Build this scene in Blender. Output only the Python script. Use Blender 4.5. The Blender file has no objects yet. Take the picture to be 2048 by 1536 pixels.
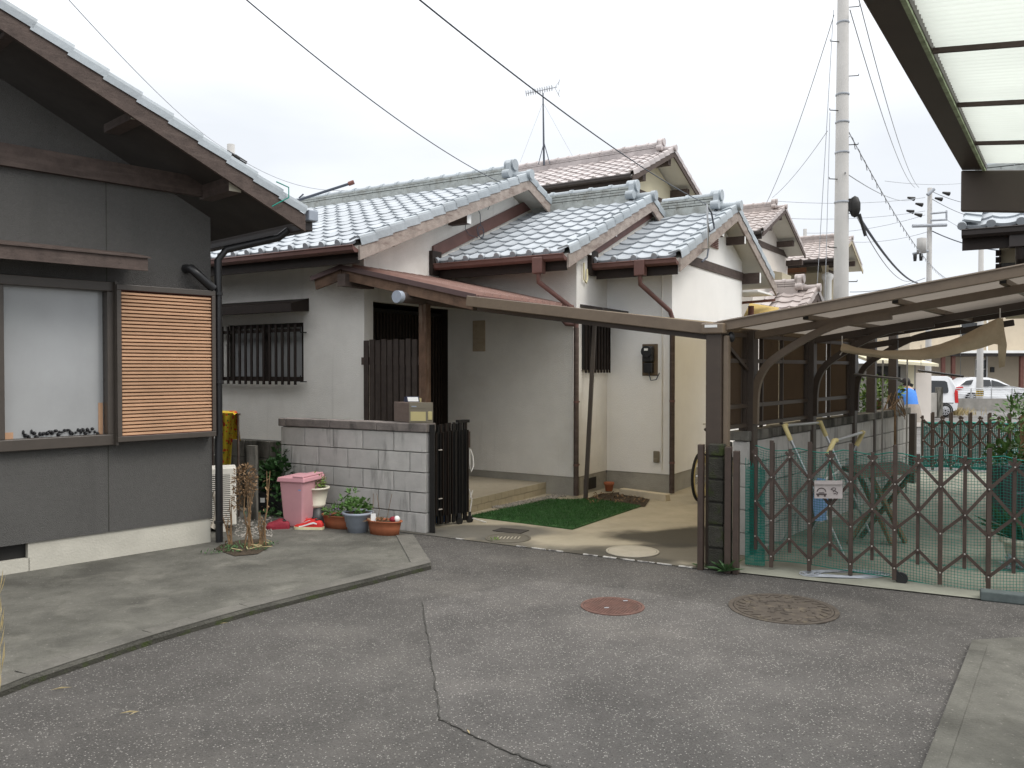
import bpy, math, random
from mathutils import Vector as V, Matrix
rnd = random.Random(7)
sc = bpy.context.scene
col = sc.collection

# ------------------------------------------------------------------ camera, sky, sun, exposure
F, CX, CY, CH = 1660.0, 1024.0, 768.0, 1.63
PIT = math.atan(30 / 1660)
cd = bpy.data.cameras.new('camera'); cam = bpy.data.objects.new('camera', cd); col.objects.link(cam)
cam.location = (0, 0, CH); cam.rotation_euler = (math.pi / 2 - PIT, 0, 0)
cd.sensor_width = 36; cd.lens = F / 2048 * 36; cd.clip_start = .05; cd.clip_end = 2000
sc.camera = cam
SUN_EL, SUN_AZ = math.radians(52), math.radians(112)      # azimuth clockwise from +Y
w = bpy.data.worlds.new('World'); sc.world = w; w.use_nodes = True
nt = w.node_tree; nt.nodes.clear()
sky = nt.nodes.new('ShaderNodeTexSky'); sky.sky_type = 'NISHITA'; sky.sun_disc = False
sky.sun_elevation = SUN_EL; sky.sun_rotation = SUN_AZ
b1 = nt.nodes.new('ShaderNodeBackground'); b1.inputs[1].default_value = .05; nt.links.new(sky.outputs[0], b1.inputs[0])
tc = nt.nodes.new('ShaderNodeTexCoord'); sx = nt.nodes.new('ShaderNodeSeparateXYZ'); nt.links.new(tc.outputs['Generated'], sx.inputs[0])
mr = nt.nodes.new('ShaderNodeMapRange'); nt.links.new(sx.outputs[2], mr.inputs[0])
mr.inputs[1].default_value = .26; mr.inputs[2].default_value = 1.0; mr.inputs[3].default_value = 0; mr.inputs[4].default_value = 1
nz = nt.nodes.new('ShaderNodeTexNoise'); nz.inputs['Scale'].default_value = 2.2; nz.inputs['Detail'].default_value = 5
mpn = nt.nodes.new('ShaderNodeMapping'); mpn.inputs['Scale'].default_value = (1, 1, 3.2)
nt.links.new(tc.outputs['Generated'], mpn.inputs[0]); nt.links.new(mpn.outputs[0], nz.inputs['Vector'])
cm = nt.nodes.new('ShaderNodeMix'); cm.data_type = 'RGBA'
cm.inputs[6].default_value = (.635, .66, .695, 1); cm.inputs[7].default_value = (1.95, 1.95, 1.95, 1)
ad = nt.nodes.new('ShaderNodeMath'); ad.operation = 'MULTIPLY_ADD'; ad.inputs[1].default_value = .30; ad.inputs[2].default_value = -.13
nt.links.new(nz.outputs[0], ad.inputs[0])
ad2 = nt.nodes.new('ShaderNodeMath'); ad2.operation = 'ADD'; ad2.use_clamp = True
nt.links.new(ad.outputs[0], ad2.inputs[0]); nt.links.new(mr.outputs[0], ad2.inputs[1]); nt.links.new(ad2.outputs[0], cm.inputs[0])
b2 = nt.nodes.new('ShaderNodeBackground'); b2.inputs[1].default_value = 1.0; nt.links.new(cm.outputs[2], b2.inputs[0])
mx = nt.nodes.new('ShaderNodeMixShader'); mx.inputs[0].default_value = .88
nt.links.new(b1.outputs[0], mx.inputs[1]); nt.links.new(b2.outputs[0], mx.inputs[2])
wo = nt.nodes.new('ShaderNodeOutputWorld'); nt.links.new(mx.outputs[0], wo.inputs[0])
sd = bpy.data.lights.new('sun', 'SUN'); sun = bpy.data.objects.new('sun', sd); col.objects.link(sun)
sd.energy = 1.1; sd.angle = math.radians(24); sd.color = (1, .96, .9)
sv = V((math.sin(SUN_AZ) * math.cos(SUN_EL), math.cos(SUN_AZ) * math.cos(SUN_EL), math.sin(SUN_EL)))
sun.rotation_euler = sv.to_track_quat('Z', 'Y').to_euler()
vs = sc.view_settings; vs.view_transform = 'Standard'; vs.look = 'None'; vs.exposure = .63; vs.gamma = 1; vs.use_curve_mapping = False
sc.render.engine = 'CYCLES'; sc.cycles.use_denoising = True; sc.cycles.max_bounces = 8
sc.cycles.transparent_max_bounces = 12; sc.cycles.sample_clamp_indirect = 6

# ------------------------------------------------------------------ survey helpers: sight lines met with real planes
_c, _s = math.cos(PIT), math.sin(PIT); EYE = V((0, 0, CH))
def ray(u, v):
    x = (u - CX) / F; y = -(v - CY) / F
    return V((x, _c + y * _s, -_s + y * _c))
def onz(u, v, z=0):
    d = ray(u, v); return EYE + d * ((z - CH) / d.z)
def onpl(u, v, P, D):
    nx, ny = -D[1], D[0]; d = ray(u, v)
    return EYE + d * ((nx * P[0] + ny * P[1]) / (nx * d.x + ny * d.y))
def aty(u, v, Y):
    d = ray(u, v); return EYE + d * (Y / d.y)
def dirv(deg): return V((math.sin(math.radians(deg)), math.cos(math.radians(deg)), 0))
UP = V((0, 0, 1))

# ------------------------------------------------------------------ materials
def mat(name, c, rough=.75, var=.18, scale=5, bump=0, bscale=90, metal=0, spec=.3, stain=None, rv=0, coat=0, alpha=None):
    m = bpy.data.materials.new(name); m.use_nodes = True; n = m.node_tree; N = n.nodes; L = n.links
    p = N['Principled BSDF']; p.inputs['Roughness'].default_value = rough; p.inputs['Metallic'].default_value = metal
    p.inputs['Specular IOR Level'].default_value = spec; p.inputs['Coat Weight'].default_value = coat
    t = N.new('ShaderNodeTexCoord')
    z = N.new('ShaderNodeTexNoise'); z.inputs['Scale'].default_value = scale; z.inputs['Detail'].default_value = 6; z.inputs['Roughness'].default_value = .65
    L.new(t.outputs['Object'], z.inputs['Vector'])
    r = N.new('ShaderNodeMapRange'); r.inputs[1].default_value = .3; r.inputs[2].default_value = .7; L.new(z.outputs[0], r.inputs[0])
    k = N.new('ShaderNodeMix'); k.data_type = 'RGBA'; L.new(r.outputs[0], k.inputs[0])
    k.inputs[6].default_value = (*[x * (1 - var) for x in c], 1); k.inputs[7].default_value = (*[x * (1 + var) for x in c], 1)
    out = k.outputs[2]
    for st in (stain or []):        # (colour, xyz scale, low, high, amount)
        mp = N.new('ShaderNodeMapping'); mp.inputs['Scale'].default_value = st[1]; L.new(t.outputs['Object'], mp.inputs[0])
        z2 = N.new('ShaderNodeTexNoise'); z2.inputs['Scale'].default_value = 1; z2.inputs['Detail'].default_value = 7; z2.inputs['Roughness'].default_value = .6
        L.new(mp.outputs[0], z2.inputs['Vector'])
        r2 = N.new('ShaderNodeMapRange'); r2.inputs[1].default_value = st[2]; r2.inputs[2].default_value = st[3]; r2.inputs[4].default_value = st[4]
        L.new(z2.outputs[0], r2.inputs[0])
        k2 = N.new('ShaderNodeMix'); k2.data_type = 'RGBA'; L.new(r2.outputs[0], k2.inputs[0]); L.new(out, k2.inputs[6])
        k2.inputs[7].default_value = (*st[0], 1); out = k2.outputs[2]
    if rv:
        oi = N.new('ShaderNodeObjectInfo'); r3 = N.new('ShaderNodeMapRange'); r3.inputs[3].default_value = 1 - rv; r3.inputs[4].default_value = 1 + rv
        L.new(oi.outputs['Random'], r3.inputs[0])
        h = N.new('ShaderNodeHueSaturation'); L.new(r3.outputs[0], h.inputs['Value']); L.new(out, h.inputs['Color']); out = h.outputs[0]
    L.new(out, p.inputs['Base Color'])
    if bump:
        z3 = N.new('ShaderNodeTexNoise'); z3.inputs['Scale'].default_value = bscale; z3.inputs['Detail'].default_value = 4
        L.new(t.outputs['Object'], z3.inputs['Vector'])
        b = N.new('ShaderNodeBump'); b.inputs['Strength'].default_value = bump; b.inputs['Distance'].default_value = .012
        L.new(z3.outputs[0], b.inputs['Height']); L.new(b.outputs[0], p.inputs['Normal'])
    m['out'] = 1
    return m
def asphalt(name, c, spk=.5):
    m = mat(name, c, .88, .22, 2.2, 0, spec=.25, stain=[((c[0] * .62, c[1] * .62, c[2] * .62), (.7, .7, .7), .46, .62, .7), ((.05, .048, .045), (3.1, 2.3, 1), .60, .72, .45), ((c[0] * 1.35, c[1] * 1.32, c[2] * 1.27), (1.1, 1.1, 1), .52, .75, .55)])
    n = m.node_tree; N = n.nodes; L = n.links; p = N['Principled BSDF']; src = p.inputs['Base Color'].links[0].from_socket
    t = N.new('ShaderNodeTexCoord'); out = src
    for sc_, lo, colr, am in ((115, .87, (.40, .38, .35), spk * 1.3), (210, .72, (.22, .21, .2), spk * .8), (95, .86, (.02, .02, .02), .45)):
        vo = N.new('ShaderNodeTexVoronoi'); vo.inputs['Scale'].default_value = sc_; L.new(t.outputs['Object'], vo.inputs['Vector'])
        s = N.new('ShaderNodeSeparateColor'); L.new(vo.outputs['Color'], s.inputs[0])
        g = N.new('ShaderNodeMath'); g.operation = 'GREATER_THAN'; g.inputs[1].default_value = lo; L.new(s.outputs[0 if sc_ != 95 else 1], g.inputs[0])
        l2 = N.new('ShaderNodeMath'); l2.operation = 'LESS_THAN'; l2.inputs[1].default_value = .42; L.new(vo.outputs['Distance'], l2.inputs[0])
        a = N.new('ShaderNodeMath'); a.operation = 'MULTIPLY'; L.new(g.outputs[0], a.inputs[0]); L.new(l2.outputs[0], a.inputs[1])
        a2 = N.new('ShaderNodeMath'); a2.operation = 'MULTIPLY'; a2.inputs[1].default_value = am; L.new(a.outputs[0], a2.inputs[0])
        k = N.new('ShaderNodeMix'); k.data_type = 'RGBA'; L.new(a2.outputs[0], k.inputs[0]); L.new(out, k.inputs[6]); k.inputs[7].default_value = (*colr, 1); out = k.outputs[2]
    L.new(out, p.inputs['Base Color'])
    vo = N.new('ShaderNodeTexVoronoi'); vo.inputs['Scale'].default_value = 90; L.new(t.outputs['Object'], vo.inputs['Vector'])
    b = N.new('ShaderNodeBump'); b.inputs['Strength'].default_value = .55; b.inputs['Distance'].default_value = .006; b.invert = True
    L.new(vo.outputs['Distance'], b.inputs['Height']); L.new(b.outputs[0], p.inputs['Normal'])
    return m
def sheetmat(name, c, tr=.25, c2=None):     # translucent polycarbonate sheet
    m = bpy.data.materials.new(name); m.use_nodes = True; n = m.node_tree; N = n.nodes; L = n.links
    N.remove(N['Principled BSDF']); o = N['Material Output']
    a = N.new('ShaderNodeBsdfTranslucent'); d = N.new('ShaderNodeBsdfDiffuse'); t = N.new('ShaderNodeBsdfTransparent')
    tc_ = N.new('ShaderNodeTexCoord'); z = N.new('ShaderNodeTexNoise'); z.inputs['Scale'].default_value = 3.5; z.inputs['Detail'].default_value = 6
    L.new(tc_.outputs['Object'], z.inputs['Vector'])
    k = N.new('ShaderNodeMix'); k.data_type = 'RGBA'; L.new(z.outputs[0], k.inputs[0])
    k.inputs[6].default_value = (*[x * .85 for x in c], 1); k.inputs[7].default_value = (*[min(1, x * 1.12) for x in c], 1)
    L.new(k.outputs[2], a.inputs[0]); L.new(k.outputs[2], d.inputs[0]); t.inputs[0].default_value = (*(c2 or c), 1)
    m1 = N.new('ShaderNodeMixShader'); m1.inputs[0].default_value = .25; L.new(a.outputs[0], m1.inputs[1]); L.new(d.outputs[0], m1.inputs[2])
    m2 = N.new('ShaderNodeMixShader'); m2.inputs[0].default_value = tr; L.new(m1.outputs[0], m2.inputs[1]); L.new(t.outputs[0], m2.inputs[2])
    L.new(m2.outputs[0], o.inputs[0]); return m
def leafmat(name, c, var=.35):
    m = mat(name, c, .55, var, 14, spec=.3); n = m.node_tree; p = n.nodes['Principled BSDF']
    p.inputs['Subsurface Weight'].default_value = 0
    return m

BK = (.045, .043, .04)
M = dict(
    asphalt=asphalt('asphalt', (.084, .079, .073), .42), asphalt2=asphalt('asphalt_patch', (.098, .092, .086), .5), asphalt3=asphalt('asphalt_far', (.17, .165, .16), .2),
    apron=mat('apron_concrete', (.118, .114, .098), .9, .28, 2.2, .7, 70, stain=[((.055, .053, .045), (1.3, 1.3, 1), .48, .66, .8), ((.22, .21, .18), (2.3, 2.3, 1), .55, .75, .6), ((.07, .068, .055), (9, 9, 3), .52, .68, .5), ((.30, .28, .25), (55, 55, 55), .62, .72, .6)]),
    kerbc=mat('kerb_concrete', (.125, .119, .104), .9, .25, 6, .5, 60, stain=[((.06, .058, .05), (3, 3, 3), .5, .72, .7), ((.3, .29, .27), (50, 50, 50), .6, .75, .5)]),
    yard=mat('yard_concrete', (.33, .27, .185), .9, .16, 2.5, .3, 60, stain=[((.055, .05, .04), (.75, 1.3, 1), .50, .60, .9), ((.46, .42, .33), (2, 2, 1), .55, .75, .5)]),
    floor=mat('carport_concrete', (.27, .27, .22), .9, .18, 2.4, .3, 60, stain=[((.12, .115, .09), (.9, .9, 1), .5, .7, .7)]),
    plaster=mat('white_plaster', (.78, .76, .715), .92, .05, 3, .8, 110, spec=.15, stain=[((.50, .475, .435), (1.1, 1.1, .22), .57, .8, .4), ((.40, .375, .33), (6, 6, .35), .60, .76, .38), ((.52, .48, .42), (.8, .8, 1.2), .52, .7, .3)]),
    plasterw=mat('white_plaster_clean', (.82, .81, .785), .92, .03, 3, .5, 110, spec=.15, stain=[((.62, .59, .50), (1.1, 1.1, .25), .62, .85, .35)]),
    found=mat('foundation', (.34, .325, .285), .92, .12, 4, .4, 60, stain=[((.16, .15, .13), (2, 2, 3), .52, .75, .6)]),
    foundl=mat('foundation_pale', (.46, .44, .38), .92, .08, 4, .3, 60, stain=[((.28, .26, .22), (1.5, 1.5, 3), .52, .8, .5)]),
    siding=mat('dark_grey_render', (.098, .095, .090), .85, .07, 30, .9, 160, spec=.25, stain=[((.15, .145, .14), (120, 120, 120), .58, .7, .5), ((.065, .063, .060), (3.5, 3.5, .35), .56, .74, .4), ((.125, .122, .115), (.8, .8, 1.1), .5, .7, .45)]),
    wooddk=mat('dark_brown_wood', (.075, .055, .047), .75, .25, 12, .3, 60, stain=[((.13, .10, .085), (3, 3, 30), .5, .7, .5)]),
    screenw=mat('screen_wood', (.042, .032, .027), .7, .25, 12, stain=[((.09, .075, .065), (9, 9, 1.2), .56, .7, .6)]), woodblk=mat('black_brown_wood', (.022, .015, .012), .6, .25, 12),
    woodold=mat('weathered_board', (.30, .255, .225), .85, .22, 9, .4, 60, stain=[((.15, .11, .095), (4, 4, 14), .5, .66, .7)]),
    woodpost=mat('post_wood', (.11, .065, .042), .8, .3, 8, .5, 50, stain=[((.22, .17, .13), (14, 14, 1.5), .52, .66, .7)]),
    woodor=mat('porch_wood', (.135, .082, .054), .75, .3, 8, .3, 60, stain=[((.05, .03, .02), (5, 5, 5), .5, .7, .7)]),
    tile=mat('glazed_tile', (.335, .362, .388), .48, .10, 8, .15, 40, spec=.38, rv=.08, stain=[((.38, .33, .25), (5, 5, 5), .63, .74, .45)]),
    tilel=mat('verge_tile', (.33, .365, .39), .42, .12, 8, .15, 40, spec=.45, rv=.12, stain=[((.20, .21, .19), (9, 9, 9), .58, .75, .5)]),
    noshi=mat('ridge_course', (.34, .36, .345), .55, .25, 10, .3, 40, stain=[((.17, .16, .13), (6, 6, 6), .5, .7, .6)]),
    tile2=mat('brown_grey_tile', (.43, .385, .375), .35, .2, 2.2, .2, 40, spec=.5, stain=[((.22, .18, .17), (3, 3, 3), .5, .68, .6)]),
    tile3=mat('brown_tile', (.36, .31, .29), .38, .2, 2.2, .2, 40, spec=.5, stain=[((.2, .16, .14), (3, 3, 3), .5, .68, .6)]),
    gutter=mat('rust_brown_gutter', (.125, .062, .052), .5, .15, 6, spec=.4),
    gutdk=mat('dark_gutter', (.035, .028, .026), .45, .2, 6, spec=.4),
    copper=mat('porch_roof_metal', (.34, .22, .185), .45, .14, 4, spec=.5),
    coppere=mat('porch_roof_edge', (.10, .065, .062), .5, .14, 4),
    alu=mat('brown_aluminium', (.155, .115, .078), .42, .08, 20, spec=.5, stain=[((.11, .078, .054), (3, 3, 3), .5, .7, .6)]),
    aludk=mat('dark_brown_aluminium', (.058, .042, .031), .45, .12, 12, spec=.45),
    gatem=mat('gate_brown', (.060, .041, .032), .45, .18, 14, spec=.45, stain=[((.09, .065, .052), (6, 6, 2), .55, .75, .5)]),
    rivet=mat('rivet_pale', (.5, .46, .42), .4, .1),
    silver=mat('silver_aluminium', (.55, .56, .57), .3, .06, 20, metal=.8),
    yellow=mat('cream_yellow_plastic', (.62, .52, .25), .5, .08),
    poly=sheetmat('white_polycarbonate', (.70, .735, .69), .16, (.9, .93, .9)),
    polyl=sheetmat('tan_polycarbonate', (.52, .43, .28), .16, (.7, .6, .42)), polyb=sheetmat('brown_polycarbonate', (.17, .148, .125), .05, (.5, .42, .36)),
    polyd=sheetmat('dark_corrugated_sheet', (.085, .066, .053), .02, (.4, .3, .24)),
    moss=mat('mossy_strip', (.36, .42, .27), .95, .4, 20),
    block=mat('concrete_block', (.49, .475, .45), .93, .1, 6, .6, 120, spec=.15, rv=.07, stain=[((.10, .097, .088), (7, 7, 1.3), .55, .70, .6)]),
    blockd=mat('stained_block', (.17, .162, .142), .93, .2, 6, .6, 120, spec=.15, rv=.12, stain=[((.035, .034, .028), (6, 6, 1.2), .45, .62, .9)]),
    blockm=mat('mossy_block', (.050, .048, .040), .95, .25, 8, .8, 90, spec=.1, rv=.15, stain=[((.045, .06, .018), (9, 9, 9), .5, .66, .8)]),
    cap=mat('wall_cap', (.21, .185, .17), .95, .25, 8, .6, 90, rv=.1, stain=[((.05, .048, .042), (7, 7, 4), .5, .66, .8), ((.32, .29, .26), (5, 5, 5), .62, .75, .6)]),
    mortar=mat('mortar', (.27, .26, .24), .95, .2, 8, stain=[((.07, .068, .06), (5, 5, 1.5), .5, .66, .7)]),
    mortard=mat('mortar_dark', (.05, .048, .042), .95, .2, 8),
    steel=mat('bronze_frame', (.060, .049, .040), .4, .1, 10, spec=.5),
    glass=mat('window_glass', (.32, .325, .325), .12, .10, 1.5, spec=.6, stain=[((.36, .37, .38), (1.2, 1.2, .4), .5, .7, .6)]),
    glassd=mat('dark_glass', (.02, .022, .025), .08, .1, 3, spec=.6),
    curtain=mat('pale_pane', (.35, .36, .37), .4, .1, 3),
    orange=mat('orange_slat', (.50, .30, .18), .5, .14, 3, spec=.35, rv=.10),
    maroon=mat('maroon_slat_back', (.10, .025, .02), .5, .1),
    black=mat('black_plastic', (.012, .012, .013), .4, .2, 10, spec=.5),
    blackm=mat('black_metal', (.018, .017, .016), .55, .2, 10),
    acw=mat('air_conditioner_white', (.72, .69, .62), .45, .05, 6),
    duct=mat('duct_cream', (.68, .60, .48), .5, .1, 5),
    pink=mat('pink_plastic', (.56, .30, .325), .45, .05, 6, spec=.4),
    pinkd=mat('pink_lid', (.55, .28, .31), .42, .05, 6, spec=.4),
    white=mat('white', (.78, .78, .76), .5, .04),
    offw=mat('off_white_pot', (.68, .64, .52), .5, .08, 6),
    greyp=mat('grey_blue_pot', (.30, .335, .39), .5, .1, 6),
    terra=mat('terracotta', (.34, .115, .055), .7, .15, 8),
    soil=mat('soil', (.06, .045, .03), 1, .4, 30, 1, 60),
    leaf=leafmat('leaf_green', (.075, .15, .035)), leafd=leafmat('leaf_dark', (.03, .075, .022)), leafl=leafmat('leaf_light', (.14, .22, .05)),
    dry=leafmat('dry_plant', (.20, .125, .065)), straw=leafmat('straw', (.42, .34, .18)), weed=leafmat('weed', (.06, .13, .045)),
    flower=mat('pansy_yellow', (.75, .55, .03), .6), flowerp=mat('flower_violet', (.3, .2, .35), .6),
    turf=leafmat('artificial_turf', (.036, .105, .028), .4), gravel=mat('gravel', (.28, .26, .23), .9, .4, 30),
    red=mat('red_fabric', (.55, .03, .025), .6, .12, 20), crimson=mat('crimson_fabric', (.24, .02, .035), .65, .15, 20), sole=mat('shoe_sole', (.72, .66, .42), .6, .1),
    cream=mat('cream_stone', (.55, .48, .36), .9, .08, 8, .4, 60), steptile=mat('step_tile', (.40, .35, .25), .6, .08, 8, rv=.07),
    stepfloor=mat('porch_floor', (.40, .355, .275), .7, .08, 10, .2, 40, stain=[((.28, .25, .2), (2, 2, 2), .5, .75, .4)]),
    iron=mat('rusty_iron_cover', (.125, .068, .055), .7, .25, 14, .3, 60, stain=[((.09, .06, .05), (9, 9, 9), .5, .7, .6)]),
    iron2=mat('dark_iron_cover', (.075, .062, .050), .75, .3, 14, .3, 60, stain=[((.15, .125, .085), (12, 12, 12), .55, .7, .6)]),
    lid=mat('concrete_lid', (.44, .40, .32), .9, .1, 8, .3, 60), paint=mat('worn_white_line', (.62, .60, .56), .8, .1, 8, stain=[((.12, .11, .1), (9, 9, 9), .48, .56, .9)]),
    mailb=mat('mail_box_brown', (.155, .115, .095), .5, .12, 18, stain=[((.12, .085, .07), (2, 2, 40), .5, .65, .6)]), mailf=mat('mail_box_front', (.20, .175, .13), .5, .08), mailp=mat('cream_panel', (.52, .45, .22), .5, .05),
    navy=mat('navy_plastic', (.02, .025, .06), .4), blue=mat('blue_plastic', (.02, .11, .32), .5), lblue=mat('light_blue_cloth', (.22, .34, .58), .85, .12, 6),
    meter=mat('meter_box', (.13, .095, .06), .6, .15, 8), concpole=mat('concrete_pole', (.40, .39, .375), .85, .07, 3, .2, 40, stain=[((.34, .33, .31), (3, 3, .6), .5, .75, .5)]),
    wire=mat('wire', (.075, .085, .105), .6), wirel=mat('pale_wire', (.33, .35, .38), .5), net=mat('green_net', (.015, .20, .155), .7, .2, 30), cloth=mat('tan_shade_cloth', (.50, .41, .28), .9, .12, 5, .4, 120, stain=[((.24, .19, .12), (3, 3, 3), .5, .7, .5)]),
    house2=mat('cream_render', (.66, .61, .45), .92, .04, 3, spec=.1), house3=mat('pale_pink_render', (.66, .61, .56), .92, .04, 3, spec=.1),
    house4=mat('beige_render', (.42, .37, .27), .92, .06, 3), brick=mat('brown_siding', (.30, .145, .085), .85, .12, 4), soffw=mat('pale_soffit', (.62, .60, .54), .9, .05, 3), soffd=mat('dark_soffit', (.05, .043, .038), .9, .15, 4),
    beige=mat('beige_building', (.50, .43, .33), .9, .06, 2), greyw=mat('grey_wall', (.30, .285, .26), .95, .15, 3, stain=[((.18, .17, .15), (2, 2, .7), .5, .7, .6)]),
    carw=mat('white_car_paint', (.74, .75, .77), .22, .01, 3, spec=.5, coat=.6), tyre=mat('tyre', (.018, .018, .018), .85), rim=mat('alloy', (.55, .55, .56), .3, .05, metal=.6), redl=mat('tail_light', (.5, .02, .02), .25), yband=mat('yellow_band', (.68, .45, .03), .6),
    shirt=mat('blue_shirt', (.07, .22, .62), .85, .1, 10), skirt=mat('grey_beige_skirt', (.33, .29, .25), .9, .1, 10), skin=mat('skin', (.50, .32, .23), .6), hair=mat('dark_hair', (.018, .014, .012), .5),
    stoned=mat('dark_stone', (.10, .12, .118), .9, .2, 12), rope=mat('white_rope', (.72, .70, .66), .8), signw=mat('sign_plate', (.40, .36, .345), .6, .12, 20), signd=mat('sign_ink', (.07, .055, .055), .7), table=mat('table_wood', (.115, .075, .055), .7, .25, 8, stain=[((.2, .15, .11), (3, 12, 12), .5, .7, .5)]),
    tableg=mat('table_leg_wood', (.17, .115, .065), .8, .25, 9), rust=mat('redbrown', (.16, .07, .055), .7, .2), plate=mat('name_board', (.40, .33, .24), .8, .12, 12, stain=[((.25, .2, .14), (4, 4, 20), .5, .7, .5)]), yel2=mat('yellow_sheet', (.55, .40, .14), .8, .15), grate=mat('grating', (.06, .055, .05), .7))

# floral cloth: printed flowers (flat print)
def floral():
    m = mat('floral_print', (.55, .40, .03), .9, .15, 8); N = m.node_tree.nodes; L = m.node_tree.links; p = N['Principled BSDF']
    src = p.inputs['Base Color'].links[0].from_socket; t = N.new('ShaderNodeTexCoord'); out = src
    for s, r, c in ((13, .30, (.42, .03, .015)), (22, .26, (.60, .09, .02)), (19, .2, (.08, .16, .03))):
        v = N.new('ShaderNodeTexVoronoi'); v.inputs['Scale'].default_value = s; L.new(t.outputs['Object'], v.inputs['Vector'])
        a = N.new('ShaderNodeMath'); a.operation = 'LESS_THAN'; a.inputs[1].default_value = r; L.new(v.outputs['Distance'], a.inputs[0])
        k = N.new('ShaderNodeMix'); k.data_type = 'RGBA'; L.new(a.outputs[0], k.inputs[0]); L.new(out, k.inputs[6]); k.inputs[7].default_value = (*c, 1); out = k.outputs[2]
    L.new(out, p.inputs['Base Color']); return m
M['floral'] = floral()
def yardmat():
    m = mat('yard_worn', (.42, .375, .285), .9, .14, 2.5, .3, 60, stain=[((.48, .43, .34), (2, 2, 1), .55, .75, .5)]); N = m.node_tree.nodes; L = m.node_tree.links; p = N['Principled BSDF']
    src = p.inputs['Base Color'].links[0].from_socket; t = N.new('ShaderNodeTexCoord'); out = src
    z = N.new('ShaderNodeTexNoise'); z.inputs['Scale'].default_value = 1.7; z.inputs['Detail'].default_value = 7; L.new(t.outputs['Object'], z.inputs['Vector'])
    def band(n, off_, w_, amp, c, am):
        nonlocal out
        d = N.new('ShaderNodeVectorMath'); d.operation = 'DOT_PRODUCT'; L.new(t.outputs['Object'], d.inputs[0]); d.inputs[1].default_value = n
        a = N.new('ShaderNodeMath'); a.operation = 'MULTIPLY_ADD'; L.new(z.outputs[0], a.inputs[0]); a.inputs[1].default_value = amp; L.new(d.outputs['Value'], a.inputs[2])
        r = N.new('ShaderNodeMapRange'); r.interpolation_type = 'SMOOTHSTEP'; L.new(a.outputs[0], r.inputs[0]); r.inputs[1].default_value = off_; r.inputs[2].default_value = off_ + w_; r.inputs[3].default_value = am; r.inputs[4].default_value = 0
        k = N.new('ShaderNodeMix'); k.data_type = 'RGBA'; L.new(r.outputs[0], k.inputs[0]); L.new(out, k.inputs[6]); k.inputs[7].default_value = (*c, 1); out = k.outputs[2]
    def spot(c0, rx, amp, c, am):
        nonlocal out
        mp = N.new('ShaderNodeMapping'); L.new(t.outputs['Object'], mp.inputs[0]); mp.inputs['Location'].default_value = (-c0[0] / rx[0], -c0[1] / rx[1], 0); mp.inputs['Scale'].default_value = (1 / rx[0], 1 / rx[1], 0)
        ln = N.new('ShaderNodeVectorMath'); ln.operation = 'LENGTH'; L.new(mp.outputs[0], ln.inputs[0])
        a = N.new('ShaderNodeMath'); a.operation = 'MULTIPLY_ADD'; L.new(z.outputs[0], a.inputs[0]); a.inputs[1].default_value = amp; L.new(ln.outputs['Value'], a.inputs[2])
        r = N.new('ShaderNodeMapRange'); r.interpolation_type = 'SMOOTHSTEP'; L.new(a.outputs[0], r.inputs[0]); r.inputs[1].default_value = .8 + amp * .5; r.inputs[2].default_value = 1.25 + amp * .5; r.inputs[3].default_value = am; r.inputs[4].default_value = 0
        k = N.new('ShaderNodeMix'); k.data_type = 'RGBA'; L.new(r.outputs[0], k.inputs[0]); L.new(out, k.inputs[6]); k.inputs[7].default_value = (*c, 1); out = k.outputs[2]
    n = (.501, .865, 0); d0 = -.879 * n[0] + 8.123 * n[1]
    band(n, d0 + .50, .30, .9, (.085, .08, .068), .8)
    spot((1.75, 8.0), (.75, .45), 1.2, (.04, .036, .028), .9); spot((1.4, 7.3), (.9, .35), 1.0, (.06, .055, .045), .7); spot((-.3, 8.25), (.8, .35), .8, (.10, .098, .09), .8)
    L.new(out, p.inputs['Base Color']); return m
M['yard'] = yardmat()

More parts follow.
